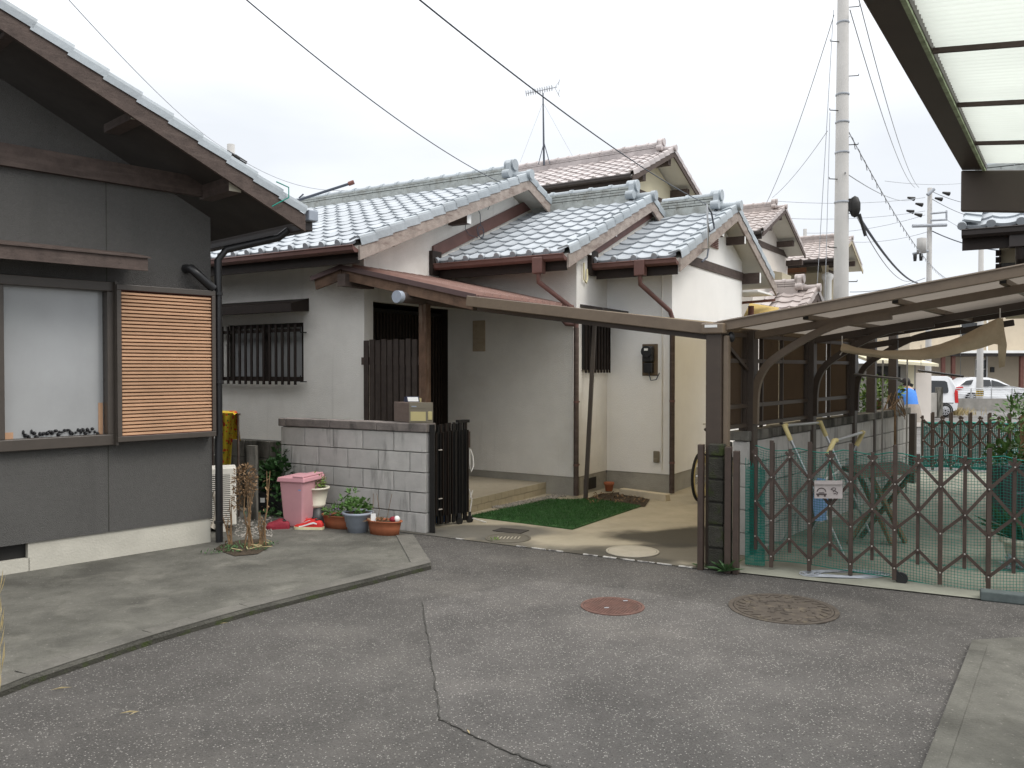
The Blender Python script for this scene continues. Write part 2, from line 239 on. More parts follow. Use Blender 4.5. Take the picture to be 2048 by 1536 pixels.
# ------------------------------------------------------------------ mesh builder
class MB:
    def __init__(s): s.v = []; s.f = []; s.sm = []
    def add(s, vs, fs, smooth=False):
        o = len(s.v); s.v += [V(p) for p in vs]; s.f += [[i + o for i in f] for f in fs]; s.sm += [smooth] * len(fs); return s
    def ob(s, o, ax, ay, az):
        o, ax, ay, az = V(o), V(ax), V(ay), V(az)
        p = [o, o + ax, o + ax + ay, o + ay]; p += [q + az for q in p]
        fl = ax.cross(ay).dot(az) < 0
        fs = [(3, 2, 1, 0), (4, 5, 6, 7), (0, 1, 5, 4), (1, 2, 6, 5), (2, 3, 7, 6), (3, 0, 4, 7)]
        return s.add(p, [f[::-1] if fl else f for f in fs])
    def box(s, a, b): return s.ob(a, (b[0] - a[0], 0, 0), (0, b[1] - a[1], 0), (0, 0, b[2] - a[2]))
    def bar(s, p, q, w, h, up=UP):
        p, q = V(p), V(q); d = q - p; x = d.cross(V(up))
        if x.length < 1e-6: x = d.cross(V((1, 0, 0)))
        x.normalize(); y = x.cross(d).normalized()
        return s.ob(p - x * w / 2 - y * h / 2, x * w, y * h, d)
    def tube(s, pts, r, n=6, caps=True):
        pts = [V(p) for p in pts]; rings = []; x = None
        for i, p in enumerate(pts):
            d = (pts[min(i + 1, len(pts) - 1)] - pts[max(i - 1, 0)]).normalized()
            if x is None:
                x = d.cross(UP)
                if x.length < 1e-3: x = d.cross(V((1, 0, 0)))
            x = (x - d * x.dot(d)).normalized(); y = d.cross(x)
            rr = r[i] if isinstance(r, (list, tuple)) else r
            rings.append([p + (x * math.cos(2 * math.pi * k / n) + y * math.sin(2 * math.pi * k / n)) * rr for k in range(n)])
        s.add([q for g in rings for q in g], [(i * n + k, i * n + (k + 1) % n, (i + 1) * n + (k + 1) % n, (i + 1) * n + k) for i in range(len(pts) - 1) for k in range(n)], n > 4)
        if caps:
            s.add(rings[0], [tuple(range(n))[::-1]]); s.add(rings[-1], [tuple(range(n))])
        return s
    def lathe(s, c, prof, n=20, smooth=True, sx=1, sy=1):
        c = V(c); vs = [c + V((r * math.cos(2 * math.pi * k / n) * sx, r * math.sin(2 * math.pi * k / n) * sy, z)) for r, z in prof for k in range(n)]
        return s.add(vs, [(i * n + k, i * n + (k + 1) % n, (i + 1) * n + (k + 1) % n, (i + 1) * n + k) for i in range(len(prof) - 1) for k in range(n)], smooth)
    def poly(s, pts, ext):
        pts = [V(p) for p in pts]; e = V(ext); n = len(pts)
        s.add(pts, [tuple(range(n))]); s.add([p + e for p in pts], [tuple(range(n))[::-1]])
        return s.add(pts + [p + e for p in pts], [(i, i + n, (i + 1) % n + n, (i + 1) % n) for i in range(n)])
    def grid(s, rows, smooth=True):
        n = len(rows[0]); return s.add([p for r in rows for p in r], [(i * n + k, i * n + k + 1, (i + 1) * n + k + 1, (i + 1) * n + k) for i in range(len(rows) - 1) for k in range(n - 1)], smooth)
    def ball(s, c, rx, ry, rz, n=10, m=6):
        return s.lathe(c, [(1e-4, -rz)] + [(rx * math.cos(a), rz * math.sin(a)) for a in [math.pi * (i / m - .5) for i in range(1, m)]] + [(1e-4, rz)], n, True, 1, ry / rx)
    def leaf(s, p, d, nrm, ln, wd):
        p = V(p); d = V(d).normalized(); x = d.cross(V(nrm))
        if x.length < 1e-3: x = d.cross(V((.3, .5, .8)))
        x.normalize(); m = p + d * ln * .5 + x.cross(d) * ln * .07
        return s.add([p, m - x * wd / 2, p + d * ln, m + x * wd / 2], [(0, 1, 2), (0, 2, 3)])
    def mesh(s, name, off=V()):
        me = bpy.data.meshes.new(name); me.from_pydata([tuple(p - off) for p in s.v], [], s.f); me.polygons.foreach_set('use_smooth', s.sm); me.update(); return me
def wpos(o):
    p = V()
    while o is not None: p += o.location; o = o.parent
    return p
def ob(name, mb, m, parent=None, label=None, cat=None, group=None, kind=None, bev=0, local=False):
    off = V() if local else wpos(parent)
    me = mb.mesh(name, off); me.materials.append(M[m] if isinstance(m, str) else m)
    o = bpy.data.objects.new(name, me); col.objects.link(o); o.parent = parent
    if bev:
        b = o.modifiers.new('bevel', 'BEVEL'); b.width = bev; b.segments = 2; b.limit_method = 'ANGLE'
    return tag(o, label, cat, group, kind)
def tag(o, label=None, cat=None, group=None, kind=None):
    for k, x in (('label', label), ('category', cat), ('group', group), ('kind', kind)):
        if x: o[k] = x
    return o
def thing(name, loc, label, cat, group=None, rz=0):
    o = bpy.data.objects.new(name, None); col.objects.link(o); o.empty_display_size = .2
    o.location = loc; o.rotation_euler = (0, 0, rz); return tag(o, label, cat, group)
def solo(name, mb, m, label, cat, group=None, bev=0, kind=None):          # a thing that is one mesh, origin at its base
    xs = [p.x for p in mb.v]; ys = [p.y for p in mb.v]; zs = [p.z for p in mb.v]
    b = V(((min(xs) + max(xs)) / 2, (min(ys) + max(ys)) / 2, min(zs)))
    me = mb.mesh(name, b); me.materials.append(M[m]); o = bpy.data.objects.new(name, me); col.objects.link(o); o.location = b
    if bev:
        k = o.modifiers.new('bevel', 'BEVEL'); k.width = bev; k.segments = 2; k.limit_method = 'ANGLE'
    return tag(o, label, cat, group, kind)
def inst(name, me, mw, parent, label=None):
    o = bpy.data.objects.new(name, me); col.objects.link(o); o.parent = parent
    o.matrix_basis = Matrix.Translation(-wpos(parent)) @ mw; return o
def frame(o, x, y, z): return Matrix(((x.x, y.x, z.x, o.x), (x.y, y.y, z.y, o.y), (x.z, y.z, z.z, o.z), (0, 0, 0, 1)))
def struct(name, mb, m): return ob(name, mb, m, kind='structure')
def sheet(pts, z=None):
    mb = MB(); mb.add([(p[0], p[1], z if z is not None else p[2]) for p in pts], [tuple(range(len(pts)))]); return mb
def foliage(mb, c, r, n, ln, wd, g=rnd, up=.4):
    c = V(c)
    for _ in range(n):
        while True:
            q = V((g.uniform(-1, 1), g.uniform(-1, 1), g.uniform(-1, 1)))
            if q.length < 1: break
        d = V((q.x + g.uniform(-.6, .6), q.y + g.uniform(-.6, .6), q.z * .6 + g.uniform(-.4, .4 + up)))
        mb.leaf(c + V((q.x * r[0], q.y * r[1], q.z * r[2])), d, V((g.uniform(-1, 1), g.uniform(-1, 1), 1)), ln * g.uniform(.6, 1.3), wd * g.uniform(.6, 1.2))
    return mb
def sag(p, q, s, n=14): return [V(p).lerp(V(q), i / n) - UP * s * 4 * (i / n) * (1 - i / n) for i in range(n + 1)]

# ================================================================== SETTING
def gz(y): return 0 if y < 14 else -.47 * min(1, (y - 14) / 16)
g = MB(); rows = []
for y in (-60, 0, 14, 22, 30, 60, 160, 900): rows.append([(x, y, gz(y) - .03) for x in (-900, -60, -12, 0, 12, 60, 900)])
g.grid(rows, False); struct('ground', g, 'asphalt3')
struct('road', sheet([(-9, -8), (9, -8), (9, 2.95), (5.3, 5.0), (3.62, 5.87), (1.59, 6.90), (-.80, 8.28), (-4.6, 10.5), (-9, 10.5)], 0), 'asphalt')
pp = [onz(*p) for p in ((845, 1205), (866, 1340), (880, 1440), (1000, 1498), (1100, 1536))]
pp += [V((.9, 2.4, 0)), V((2.9, 2.4, 0)), V((2.6, 4.5, 0)), V((1.9, 5.3, 0)), V((.9, 6.1, 0)), V((.2, 6.35, 0))]
struct('road_patch', sheet(pp, .004), 'asphalt2')
ed = MB()
for a, b in zip(pp[:5], pp[1:5] + [pp[5]]):
    n = 14; ps = [a.lerp(b, i / n) + V((rnd.uniform(-.008, .008), rnd.uniform(-.008, .008), .0035)) for i in range(n + 1)]
    for c, d in zip(ps, ps[1:]): ed.bar(c, d, rnd.uniform(.003, .007), .004)
struct('patch_seam', ed, 'mortard')
# left apron, raised 5 cm
ap = [onz(*p, .05) for p in ((-20, 1383), (60, 1352), (150, 1322), (310, 1270), (400, 1244), (500, 1216), (640, 1181), (760, 1152), (862, 1126), (826, 1070), (600, 1040), (480, 1020))] + [V((-4.4, 9.6, .05)), V((-9, 4.0, .05)), V((-4.2, 3.4, .05))]
am = MB(); am.poly(ap[::-1], (0, 0, -.075)); struct('apron', am, 'apron')
kb = MB()
def off(p, q, d):
    n = V((-(q - p).y, (q - p).x, 0)).normalized(); return n * d
for a, b in zip(ap[:8], ap[1:9]):
    n = off(a, b, .13); kb.ob(a + UP * .003, b - a, n, (0, 0, .004))
kf = MB()
for a, b in zip(ap[:8], ap[1:9]): kf.ob(a - UP * .052 - off(a, b, .002), b - a, off(a, b, .0015), (0, 0, .030))  # thin dark strip along the lower part of the kerb step
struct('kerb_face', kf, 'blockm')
a, b = ap[8], ap[9]; kb.ob(a + UP * .003, b - a, off(a, b, .16), (0, 0, .0045)); struct('kerb', kb, 'kerbc')
# yard of the white house
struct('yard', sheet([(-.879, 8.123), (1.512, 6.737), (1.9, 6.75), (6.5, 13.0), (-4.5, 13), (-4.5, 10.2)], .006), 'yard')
struct('carport_floor', sheet([(1.53, 6.728), (3.537, 5.705), (5.2, 4.85), (9.5, 2.7), (10.5, 12.4), (6.0, 13.3), (1.9, 6.9)], .010), 'floor')
kl = MB()
for i in range(16):
    t0, t1 = i / 16 + rnd.uniform(0, .012), (i + 1) / 16 - rnd.uniform(0, .02)
    if i in (0, 1, 3, 4, 5, 9): continue
    p, q = V((-.879, 8.123, 0)), V((1.512, 6.737, 0)); kl.bar(p.lerp(q, t0) + UP * .008, p.lerp(q, t1) + UP * .008, .008 + rnd.uniform(0, .014), .008)
struct('kerb_line', kl, 'paint')
c1, c2, c3, c4 = onz(1945, 1290), onz(1850, 1536), onz(1975, 1300), onz(1895, 1536)
sl = MB(); ex = (c2 - c1).normalized() * 2.2
sl.poly([c1, c1 + ex, V((5.5, 1.2, 0)), V((5.5, 4.9, 0)), V((3.6, 5.03, 0))], (0, 0, .03)); struct('driveway_slab', sl, 'apron')
kb = MB(); kb.ob(c1 + UP * .031, ex, c3 - c1, (0, 0, .003)); struct('driveway_kerb', kb, 'apron')
gt = MB(); gp = onz(1085, 1085)
# soil patches, turf, gravel
def blob(cpts, z, n=30, jit=.05):
    return sheet(cpts, z)
so = [onz(u, v, .055) for u, v in ((430, 1098), (470, 1112), (515, 1108), (545, 1090), (520, 1078), (480, 1080), (440, 1090))]
struct('soil_bed', sheet(so[::-1], .056), 'soil')
so2 = [onz(*p, .01) for p in ((1190, 1004), (1290, 1014), (1300, 1000), (1240, 985), (1200, 988), (1170, 1000))]
struct('soil_strip', sheet(so2[::-1], .016), 'soil')

# ================================================================== TILE ROOFS
TW, TL = .25, .27
def tile_mesh(w=TW, ln=TL, eave=False, lite=False):
    mb = MB(); xs = [0, .25, .5, .75, 1] if lite else [0, .07, .16, .3, .46, .62, .78, .9, 1]
    h = [.026 * abs(2 * x - 1) ** 2.2 for x in xs]; L2 = ln * 1.12
    fr = [V((x * w, 0, z + .022)) for x, z in zip(xs, h)]; bk = [V((x * w, L2, z)) for x, z in zip(xs, h)]
    lo = [p - V((0, 0, .030)) for p in fr]; n = len(xs)
    mb.add(fr + bk, [(i, i + 1, i + 1 + n, i + n) for i in range(n - 1)], True)
    mb.add(fr + lo, [(i + n, i + 1 + n, i + 1, i) for i in range(n - 1)])
    if eave:
        c = V((0, -.03, .035)); r = .042; k = 10
        ring = [c + V((r * math.cos(6.2832 * i / k), 0, r * math.sin(6.2832 * i / k))) for i in range(k)]
        mb.add(ring, [tuple(range(k))]); mb.add(ring + [p + V((0, .05, 0)) for p in ring], [(i, (i + 1) % k, (i + 1) % k + k, i + k) for i in range(k)], True)
    return mb
def verge_mb(ln=TL, drop=.06):
    mb = MB(); L2 = ln * 1.06
    pr = [(-.16, .012), (-.06, .035), (-.02, .045), (0, .035), (.006, .01), (.006, -drop)]
    a = [V((x, 0, z + .02)) for x, z in pr]; b = [V((x, L2, z)) for x, z in pr]; n = len(pr)
    mb.add(a + b, [(i, i + 1, i + 1 + n, i + n) for i in range(n - 1)], False)
    mb.add(a + [p + V((-.004, 0, -.022)) for p in a], [(i + n, i + 1 + n, i + 1, i) for i in range(n - 1)])
    return mb
def mesh_of(mb, name, m):
    me = mb.mesh(name); me.materials.append(M[m]); return me
TILE = mesh_of(tile_mesh(), 'roof_tile', 'tile'); EAVE = mesh_of(tile_mesh(eave=True), 'eave_tile', 'tile')
VERG = {}
def join(mb, src, mw):
    src_v = [mw @ p for p in src.v]; o = len(mb.v); mb.v += src_v; mb.f += [[i + o for i in f] for f in src.f]; mb.sm += src.sm
pending = {}
def gable_roof(house, P, a0, a1, be, br, bf, ze, sl, soff, tmat='tile', vmat='tilel', nmat='noshi', fascia='woodold', indiv=True, rid=(None, None), left_end=False, tw=TW, fw=.16, ridge_r=.062, courses=3, oni=True, verge_far=True, tiles=True, gmat='gutter', gut=True, drop=.07):
    O_ = P(0, 0, 0); ea = P(1, 0, 0) - O_; eb = P(0, 1, 0) - O_
    zr = ze + sl * (br - be); hand = 1 if ea.cross(eb).z > 0 else -1
    k = math.sqrt(1 + sl * sl); su = (eb + UP * sl) / k; nn = (UP - eb * sl) / k; su2 = (-eb + UP * sl) / k; nn2 = (UP + eb * sl) / k
    r = MB()
    def slab(b0, b1, z0, z1, aa0, aa1):
        r.poly([P(aa0, b0, z0 - .055), P(aa1, b0, z0 - .055), P(aa1, b1, z1 - .055), P(aa0, b1, z1 - .055)], (0, 0, -.05))
    slab(be + .03, br, ze + .03 * sl, zr, a0, a1 - .03); slab(br, bf - .03, zr, zr - sl * (bf - .03 - br), a0, a1 - .03)
    roof = ob('roof', r, soff, house)
    ntr = max(1, round((br - be - .06) * k / TL)); tl = (br - be - .06) * k / ntr; nc = round((a1 - .06 - a0) / tw); twn = (a1 - .06 - a0) / nc
    if tiles:
        js = MB(); lite = tile_mesh(twn, tl, lite=True); full = tile_mesh(twn, tl); fe = tile_mesh(twn, tl, eave=True)
        met = mesh_of(full, 'roof_tile', tmat); mee = mesh_of(fe, 'eave_tile', tmat)
        for i in range(ntr):
            for j in range(nc):
                a_ = a0 + j * twn
                o = P(a_ if hand > 0 else a_ + twn, be, ze - .03) + su * (i * tl)
                jx = .004
                mw = frame(o + nn * rnd.uniform(-.003, jx), ea * hand, su, nn) @ Matrix.Rotation(rnd.uniform(-.012, .012), 4, 'Z')
                if indiv: pending.setdefault(house.name, []).append((o, mw, met if i else mee, 'roof_tile' if i else 'eave_tile', roof, full if i else fe, tmat))
                else: join(js, (lite if i else fe), mw)
        if not indiv: ob('roof_tiles', js, tmat, roof, kind='stuff')
    vmb = verge_mb(tl, drop); fo_ = drop - .015; vme = mesh_of(vmb, 'verge_tile', vmat); vst = MB()
    for side in ([1] + ([-1] if left_end else [])):
        av = a1 if side > 0 else a0
        for far in (0, 1):
            nrow = ntr if not far else max(1, int((bf - br - .06) * k / tl))
            for i in range(nrow):
                if not far: o = P(av, be, ze) + su * (i * tl); mw = frame(o, ea * side, su, nn)
                else: o = P(av, br, zr) - su2 * ((i + 1) * tl); mw = frame(o, ea * side, su2, nn2)
                if indiv: inst('verge_tile', vme, mw, roof)
                else: join(vst, vmb, mw)
        fb = MB(); d = side * (-.035)
        fb.poly([P(av + d, be + .0, ze - fo_), P(av + d, be + .0, ze - fo_ - fw), P(av + d, br, zr - fo_ - fw), P(av + d, br, zr - fo_)], ea * (.03 * side))
        ob('bargeboard', fb, fascia, roof)
        fb = MB(); fb.poly([P(av + d, bf, zr - sl * (bf - br) - fo_), P(av + d, bf, zr - sl * (bf - br) - fo_ - fw), P(av + d, br, zr - fo_ - fw), P(av + d, br, zr - fo_)], ea * (.03 * side))
        ob('bargeboard', fb, fascia, roof)
    if vst.v: ob('verge_tiles', vst, vmat, roof, kind='stuff')
    # ridge: stacked courses of flat tiles, round caps with bands, end ornament
    aa0, aa1 = (a0 if rid[0] is None else rid[0]), (a1 - .32 if rid[1] is None else rid[1])
    rc = MB(); z = zr + .0
    rc.poly([P(aa0, br - .15, z - .10), P(aa1, br - .15, z - .10), P(aa1, br + .15, z - .10), P(aa0, br + .15, z - .10)], (0, 0, .11))
    for c in range(courses):
        n = max(2, int((aa1 - aa0) / .27)); o_ = (.135 if c % 2 else 0); zz = z + .012 + c * .042; wd = .130 - c * .010 + (.008 if c % 2 else 0)
        for i in range(-1, n + 1):
            x0 = max(aa0, aa0 + i * .27 + o_); x1 = min(aa1, aa0 + (i + 1) * .27 + o_ - .006)
            if x1 - x0 < .02: continue
            rc.ob(P(x0, br - wd + rnd.uniform(0, .004), zz), ea * (x1 - x0), eb * (2 * wd), (0, 0, .031))
    ob('ridge_course', rc, nmat, roof, kind='stuff')
    zt = z + .012 + courses * .042; n = max(2, int((aa1 - aa0) / .30)); stp = (aa1 - aa0) / n
    for i in range(n):
        cm_ = MB(); x0 = aa0 + i * stp
        def arc(x, rr): return [P(x, br + rr * math.cos(t), zt + rr * math.sin(t) * .85) for t in [math.pi * q / 8 for q in range(9)]]
        for xa, xb, rr in ((x0, x0 + stp - .05, ridge_r), (x0 + stp - .052, x0 + stp, ridge_r + .016)):
            cm_.grid([arc(xa, rr), arc(xb, rr)]); cm_.add(arc(xa, rr), [tuple(range(9))]); cm_.add(arc(xb, rr), [tuple(range(9))])
        ob('ridge_tile', cm_, vmat, roof)
    # saddle over the verge, with round end
    sd_ = MB(); sd_.tube([P(aa1 - .05, br, zr + .01), P(a1 + .02, br, zr + .01)], .06, 10); sd_.tube([P(a1 - .02, br, zr + .01), P(a1 + .05, br, zr + .01)], .075, 12); ob('ridge_tile', sd_, vmat, roof)
    if oni:
        om = MB(); x0 = aa1 - .02
        om.poly([P(x0, br + bb, zr + zz) for bb, zz in ((-.17, -.03), (-.20, .05), (-.13, .10), (-.12, .2), (-.07, .255), (0, .275), (.07, .255), (.12, .2), (.13, .10), (.20, .05), (.17, -.03))], ea * .07)
        om.tube([P(x0 - .06, br, zr + .19), P(x0 + .10, br, zr + .19)], .085, 14)
        for sgn in (-1, 1): om.tube([P(x0 - .02, br + sgn * .15, zr + .03), P(x0 + .10, br + sgn * .15, zr + .03)], .065, 12)
        ob('ridge_ornament', om, vmat, roof, bev=.008)
    if gut:
        gm = MB(); hw = .06; pts = [(-.065, .0), (-.06, -.05), (-.03, -.075), (.02, -.075), (.05, -.05)]
        gb = be - .03; gzv = ze - .055
        A_ = [P(a0, gb + x, gzv + zz) for x, zz in pts]; B_ = [P(a1 - .03, gb + x, gzv + zz) for x, zz in pts]; n = len(pts)
        gm.add(A_ + B_, [(i, i + 1, i + 1 + n, i + n) for i in range(n - 1)], False); gm.add(B_, [tuple(range(n))]); gm.add(A_, [tuple(range(n))])
        gm.tube([P(a0, gb - .065, gzv), P(a1 - .03, gb - .065, gzv)], .009, 6)
        ob('gutter', gm, gmat, house)
        fm = MB(); fm.ob(P(a0, be + .03, ze - .24), ea * (a1 - .06 - a0), eb * .03, (0, 0, .14)); ob('eave_board', fm, 'woodblk' if soff != 'soffw4' else 'wooddk', house)
    return roof, zr

# ================================================================== WHITE HOUSE (three stepped gables)
TH = 32.0
A = V((math.cos(math.radians(TH)), -math.sin(math.radians(TH)), 0)); B = V((math.sin(math.radians(TH)), math.cos(math.radians(TH)), 0))
C1 = V((-1.776, 9.980, 0))
def P(a, b, z=0): return C1 + A * a + B * b + UP * z
H1 = thing('white_house', C1, 'white plastered single-storey house with three stepped grey tiled gables', 'house')
def wallbox(mb, a0, b0, a1, b1, z0, z1): return mb.ob(P(a0, b0, z0), A * (a1 - a0), B * (b1 - b0), (0, 0, z1 - z0))
FZ = .25
wm = MB()
t = .12
# left wall with window opening
def wall_open(mb, fx, length, z0, z1, ops, th):
    """wall in the plane spanned by fx(s); ops = (s0,s1,z0,z1)"""
    ops = sorted(ops); s = 0; o = fx(0); d = (fx(1) - fx(0))
    for (a, b, c, e) in ops:
        if a > s: mb.ob(fx(s) + UP * z0, d * (a - s), th, (0, 0, z1 - z0))
        if c > z0: mb.ob(fx(a) + UP * z0, d * (b - a), th, (0, 0, c - z0))
        if e < z1: mb.ob(fx(a) + UP * e, d * (b - a), th, (0, 0, z1 - e))
        s = b
    if s < length: mb.ob(fx(s) + UP * z0, d * (length - s), th, (0, 0, z1 - z0))
wall_open(wm, lambda s: P(-6 + s, 0), 6, FZ, 3.06, [(3.55, 4.98, 1.47, 2.22)], B * t)
# gable wall 1 with entrance opening, gable triangle
wall_open(wm, lambda s: P(0, .118 + s), 6.8, FZ, 3.0, [(.042, 1.734, FZ, 2.46)], A * -t)
wm.poly([P(0, -.02, 3.0), P(0, 6.6, 3.0), P(0, 3.2, 4.36)], A * -t)
ob('wall', wm, 'plaster', H1)
wm = MB(); wallbox(wm, .0, 1.853, 1.901, 1.853 + t, FZ, 3.12); wm.ob(P(1.9, 1.853 + t - .002, FZ), A * -t, B * 5.9, (0, 0, 3.0 - FZ)); wm.poly([P(1.9, 1.853, 3.0), P(1.9, 6.6, 3.0), P(1.9, 4.0, 4.0)], A * -t)
ob('wall', wm, 'plaster', H1)
wm = MB(); wallbox(wm, 1.901, 2.749, 2.831, 2.749 + t, FZ, 2.999); wm.ob(P(2.831, 2.749 + t - .002, FZ), A * -t, B * 2.953, (0, 0, 3.0 - FZ)); wm.poly([P(2.831, 2.749, 3.0), P(2.831, 5.82, 3.0), P(2.831, 5.82, 3.35), P(2.831, 4.62, 3.87)], A * -t)
wm.ob(P(2.60, 5.83, 2.87), A * .48, B * .95, (0, 0, .03)); ob('wall', wm, 'plasterw', H1)
fm = MB(); i = .012
fm.ob(P(-6, i, 0), A * (6 - i), B * t, (0, 0, FZ)).ob(P(-i, .13, 0), A * -t, B * .03, (0, 0, FZ))
fm.ob(P(0, 1.853 + i, 0), A * (1.901 - i), B * t, (0, 0, FZ)).ob(P(1.901 - i, 1.9, 0), A * -t, B * .85, (0, 0, FZ)).ob(P(1.9, 2.749 + i, 0), A * (.931 - i), B * t, (0, 0, FZ)).ob(P(2.831 - i, 2.8, 0), A * -t, B * 3, (0, 0, FZ))
ob('foundation', fm, 'found', H1)
vm = MB(); vm.ob(P(1.9, 2.08, .05), A * -.005, B * .35, (0, 0, .15)); ob('vent', vm, 'blackm', H1)
# recess back, ceiling and sides in near-black: interior darkness put into the colour
rm = MB(); rm.ob(P(-1.1, .16, 0), A * -.05, B * 1.69, (0, 0, 2.46)).ob(P(-1.1, .16, 2.46), A * .98, B * 1.69, (0, 0, .04)).ob(P(-1.1, .12, 0), A * .98, B * .04, (0, 0, 2.5)).ob(P(-1.1, 1.853, 0), A * .98, B * .04, (0, 0, 2.5)); ob('entrance_recess', rm, 'woodblk', H1)
dm = MB(); dm.ob(P(-.22, .17, .2), A * -.04, B * 1.68, (0, 0, 2.2)); ed_ = ob('entrance_door', dm, 'blackm', H1)
for k in range(26):
    q = MB(); q.ob(P(-.22, .2 + k * .064, .25), A * .022, B * .028, (0, 0, 2.1)); ob('door_bar', q, 'woodblk', ed_)
# roofs
r1, z1 = gable_roof(H1, P, -6.5, .40, -.50, 3.2, 6.9, 3.07, .395, 'soffw')
r2, z2 = gable_roof(H1, P, .06, 2.05, 1.38, 4.0, 6.6, 3.075, .42, 'soffw', courses=4)
r3, z3 = gable_roof(H1, P, 1.96, 3.13, 2.27, 4.62, 6.85, 3.045, .415, 'soffw', courses=4)
# flashing boards where roofs meet the gable walls
for (a_, b0, b1, zb, s_) in ((.0, 1.33, 4.0, 3.10, .42), (1.9, 2.22, 4.4, 3.07, .415)):
    q = MB(); q.poly([P(a_ + .002, b0, zb), P(a_ + .002, b0, zb + .17), P(a_ + .002, b1, zb + .17 + s_ * (b1 - b0)), P(a_ + .002, b1, zb + s_ * (b1 - b0))], A * .03); ob('flashing_board', q, 'gutter', H1)
    q = MB(); q.ob(P(a_, b0 - .06, zb - .22), A * .06, B * .2, (0, 0, .32)); ob('eave_end_board', q, 'woodblk', H1)
# beams in the gables
def keta(a_, b_, z_, ln, w_=.10, h_=.13, m='wooddk', parent=H1):
    q = MB(); q.ob(P(a_, b_ - w_ / 2, z_), A * ln, B * w_, (0, 0, h_)); o = ob('purlin_end', q, m, parent)
    q = MB(); q.ob(P(a_ + ln, b_ - w_ / 2 + .004, z_ + .004), A * .006, B * (w_ - .008), (0, 0, h_ - .008)); ob('end_cap', q, 'white', o)
keta(0, .15, 3.10, .31); keta(0, 1.75, 3.60, .31)
keta(1.9, 1.98, 3.08, .12); keta(1.9, 2.75, 3.42, .12)
keta(2.83, 2.75, 3.02, .26); keta(2.83, 4.02, 3.5, .26); keta(2.83, 5.02, 3.52, .28, .06, .12); keta(2.83, 5.86, 3.0, .28, .07, .17)
q = MB(); q.ob(P(2.831, 2.77, 3.05), A * .02, B * 3.06, (0, 0, .13)); ob('gable_beam', q, 'wooddk', H1)
vt = MB(); vt.ob(P(2.832, 4.2, 3.40), A * .012, B * .38, (0, 0, .16)); vt_ = ob('gable_vent', vt, 'plaster', H1)
for k in range(6):
    q = MB(); q.ob(P(2.845, 4.22, 3.405 + k * .026), A * .012, B * .34, (0, 0, .014)); ob('vent_slat', q, 'rust', vt_)
# downpipes with hoppers
def downpipe(a_, bw, hop_a, be_, zg, zend, bent, lab=None):
    q = MB(); hc = P(hop_a, be_ - .05, zg - .10)
    q.ob(hc - A * .07 - B * .05 - UP * .10, A * .14, B * .11, (0, 0, .20)); o = ob('downpipe', q, 'gutter', H1, bev=.012)
    pts = [hc - UP * .08, hc - UP * .2, P(a_ - .03, bw - .07, zg - .62), P(a_, bw - .06, zg - .72), P(a_, bw - .06, 2.12)]
    q = MB(); q.tube(pts, .031, 10); ob('pipe', q, 'gutter', o)
    q = MB(); q.tube([P(a_, bw - .06, 2.15), P(a_, bw - .06, zend)], .034, 10); ob('lower_pipe', q, 'wooddk', o)  # lower run in a darker brown than the upper pipe
    for zz in (2.2, 1.2, .4):
        q = MB(); q.tube([P(a_, bw - .06, zz), P(a_, bw - .06, zz + .03)], .037, 10); q.bar(P(a_, bw - .04, zz + .015), P(a_, bw + .02, zz + .015), .02, .02); ob('clip', q, 'gutter', o)
downpipe(1.93, 1.853, 1.66, 1.36, 3.0, .03, 0); downpipe(2.86, 2.749, 2.62, 2.25, 3.0, .02, 0)
q = MB(); q.tube([P(1.75, 1.75, 2.26), P(1.80, 1.76, 2.20), P(1.93, 1.80, 2.19)], .028, 8); ob('branch_pipe', q, 'gutter', H1)
q = MB(); q.tube([P(2.70, 2.735, 2.99), P(2.70, 2.735, .3)], .011, 6).tube([P(1.86, 1.84, 2.25), P(1.86, 1.84, .4)], .008, 6); ob('conduit', q, 'plaster', H1)
# window in the left wall: frame, panes, lattice bars, rain board
q = MB()
for (s0, s1, zz0, zz1) in ((-2.45, -1.02, 2.17, 2.22), (-2.45, -1.02, 1.47, 1.53), (-2.45, -2.39, 1.53, 2.17), (-1.08, -1.02, 1.53, 2.17), (-1.76, -1.70, 1.53, 2.17)): q.ob(P(s0, .03, zz0), A * (s1 - s0), B * .06, (0, 0, zz1 - zz0))
wf = ob('window_frame', q, 'woodblk', H1)
for s0, s1, mm in ((-2.39, -1.76, 'curtain'), (-1.70, -1.08, 'glass')):
    q = MB(); q.ob(P(s0, .06, 1.53), A * (s1 - s0), B * .01, (0, 0, .64)); ob('pane', q, mm, wf)
q = MB(); q.ob(P(-2.70, -.10, 1.475), A * 1.70, B * .02, (0, 0, .05)).ob(P(-2.70, -.10, 2.10), A * 1.70, B * .02, (0, 0, .04)); lt = ob('window_lattice', q, 'woodblk', H1)
for k in range(15):
    q = MB(); q.ob(P(-2.68 + k * .115, -.12, 1.43), A * .032, B * .02, (0, 0, .77)); ob('lattice_bar', q, 'woodblk', lt)
for zz in (1.5, 2.12):
    q = MB(); q.tube([P(-.97, 0, zz - .03), P(-.97, -.10, zz - .03), P(-.97, -.10, zz + .05)], .008, 6); ob('hook', q, 'blackm', H1)
q = MB(); q.poly([P(-4, 0, 2.52), P(-4, -.30, 2.44), P(-4, -.30, 2.34), P(-4, -.27, 2.34), P(-4, 0, 2.36)], A * 3.08); ob('window_awning', q, 'woodblk', H1)
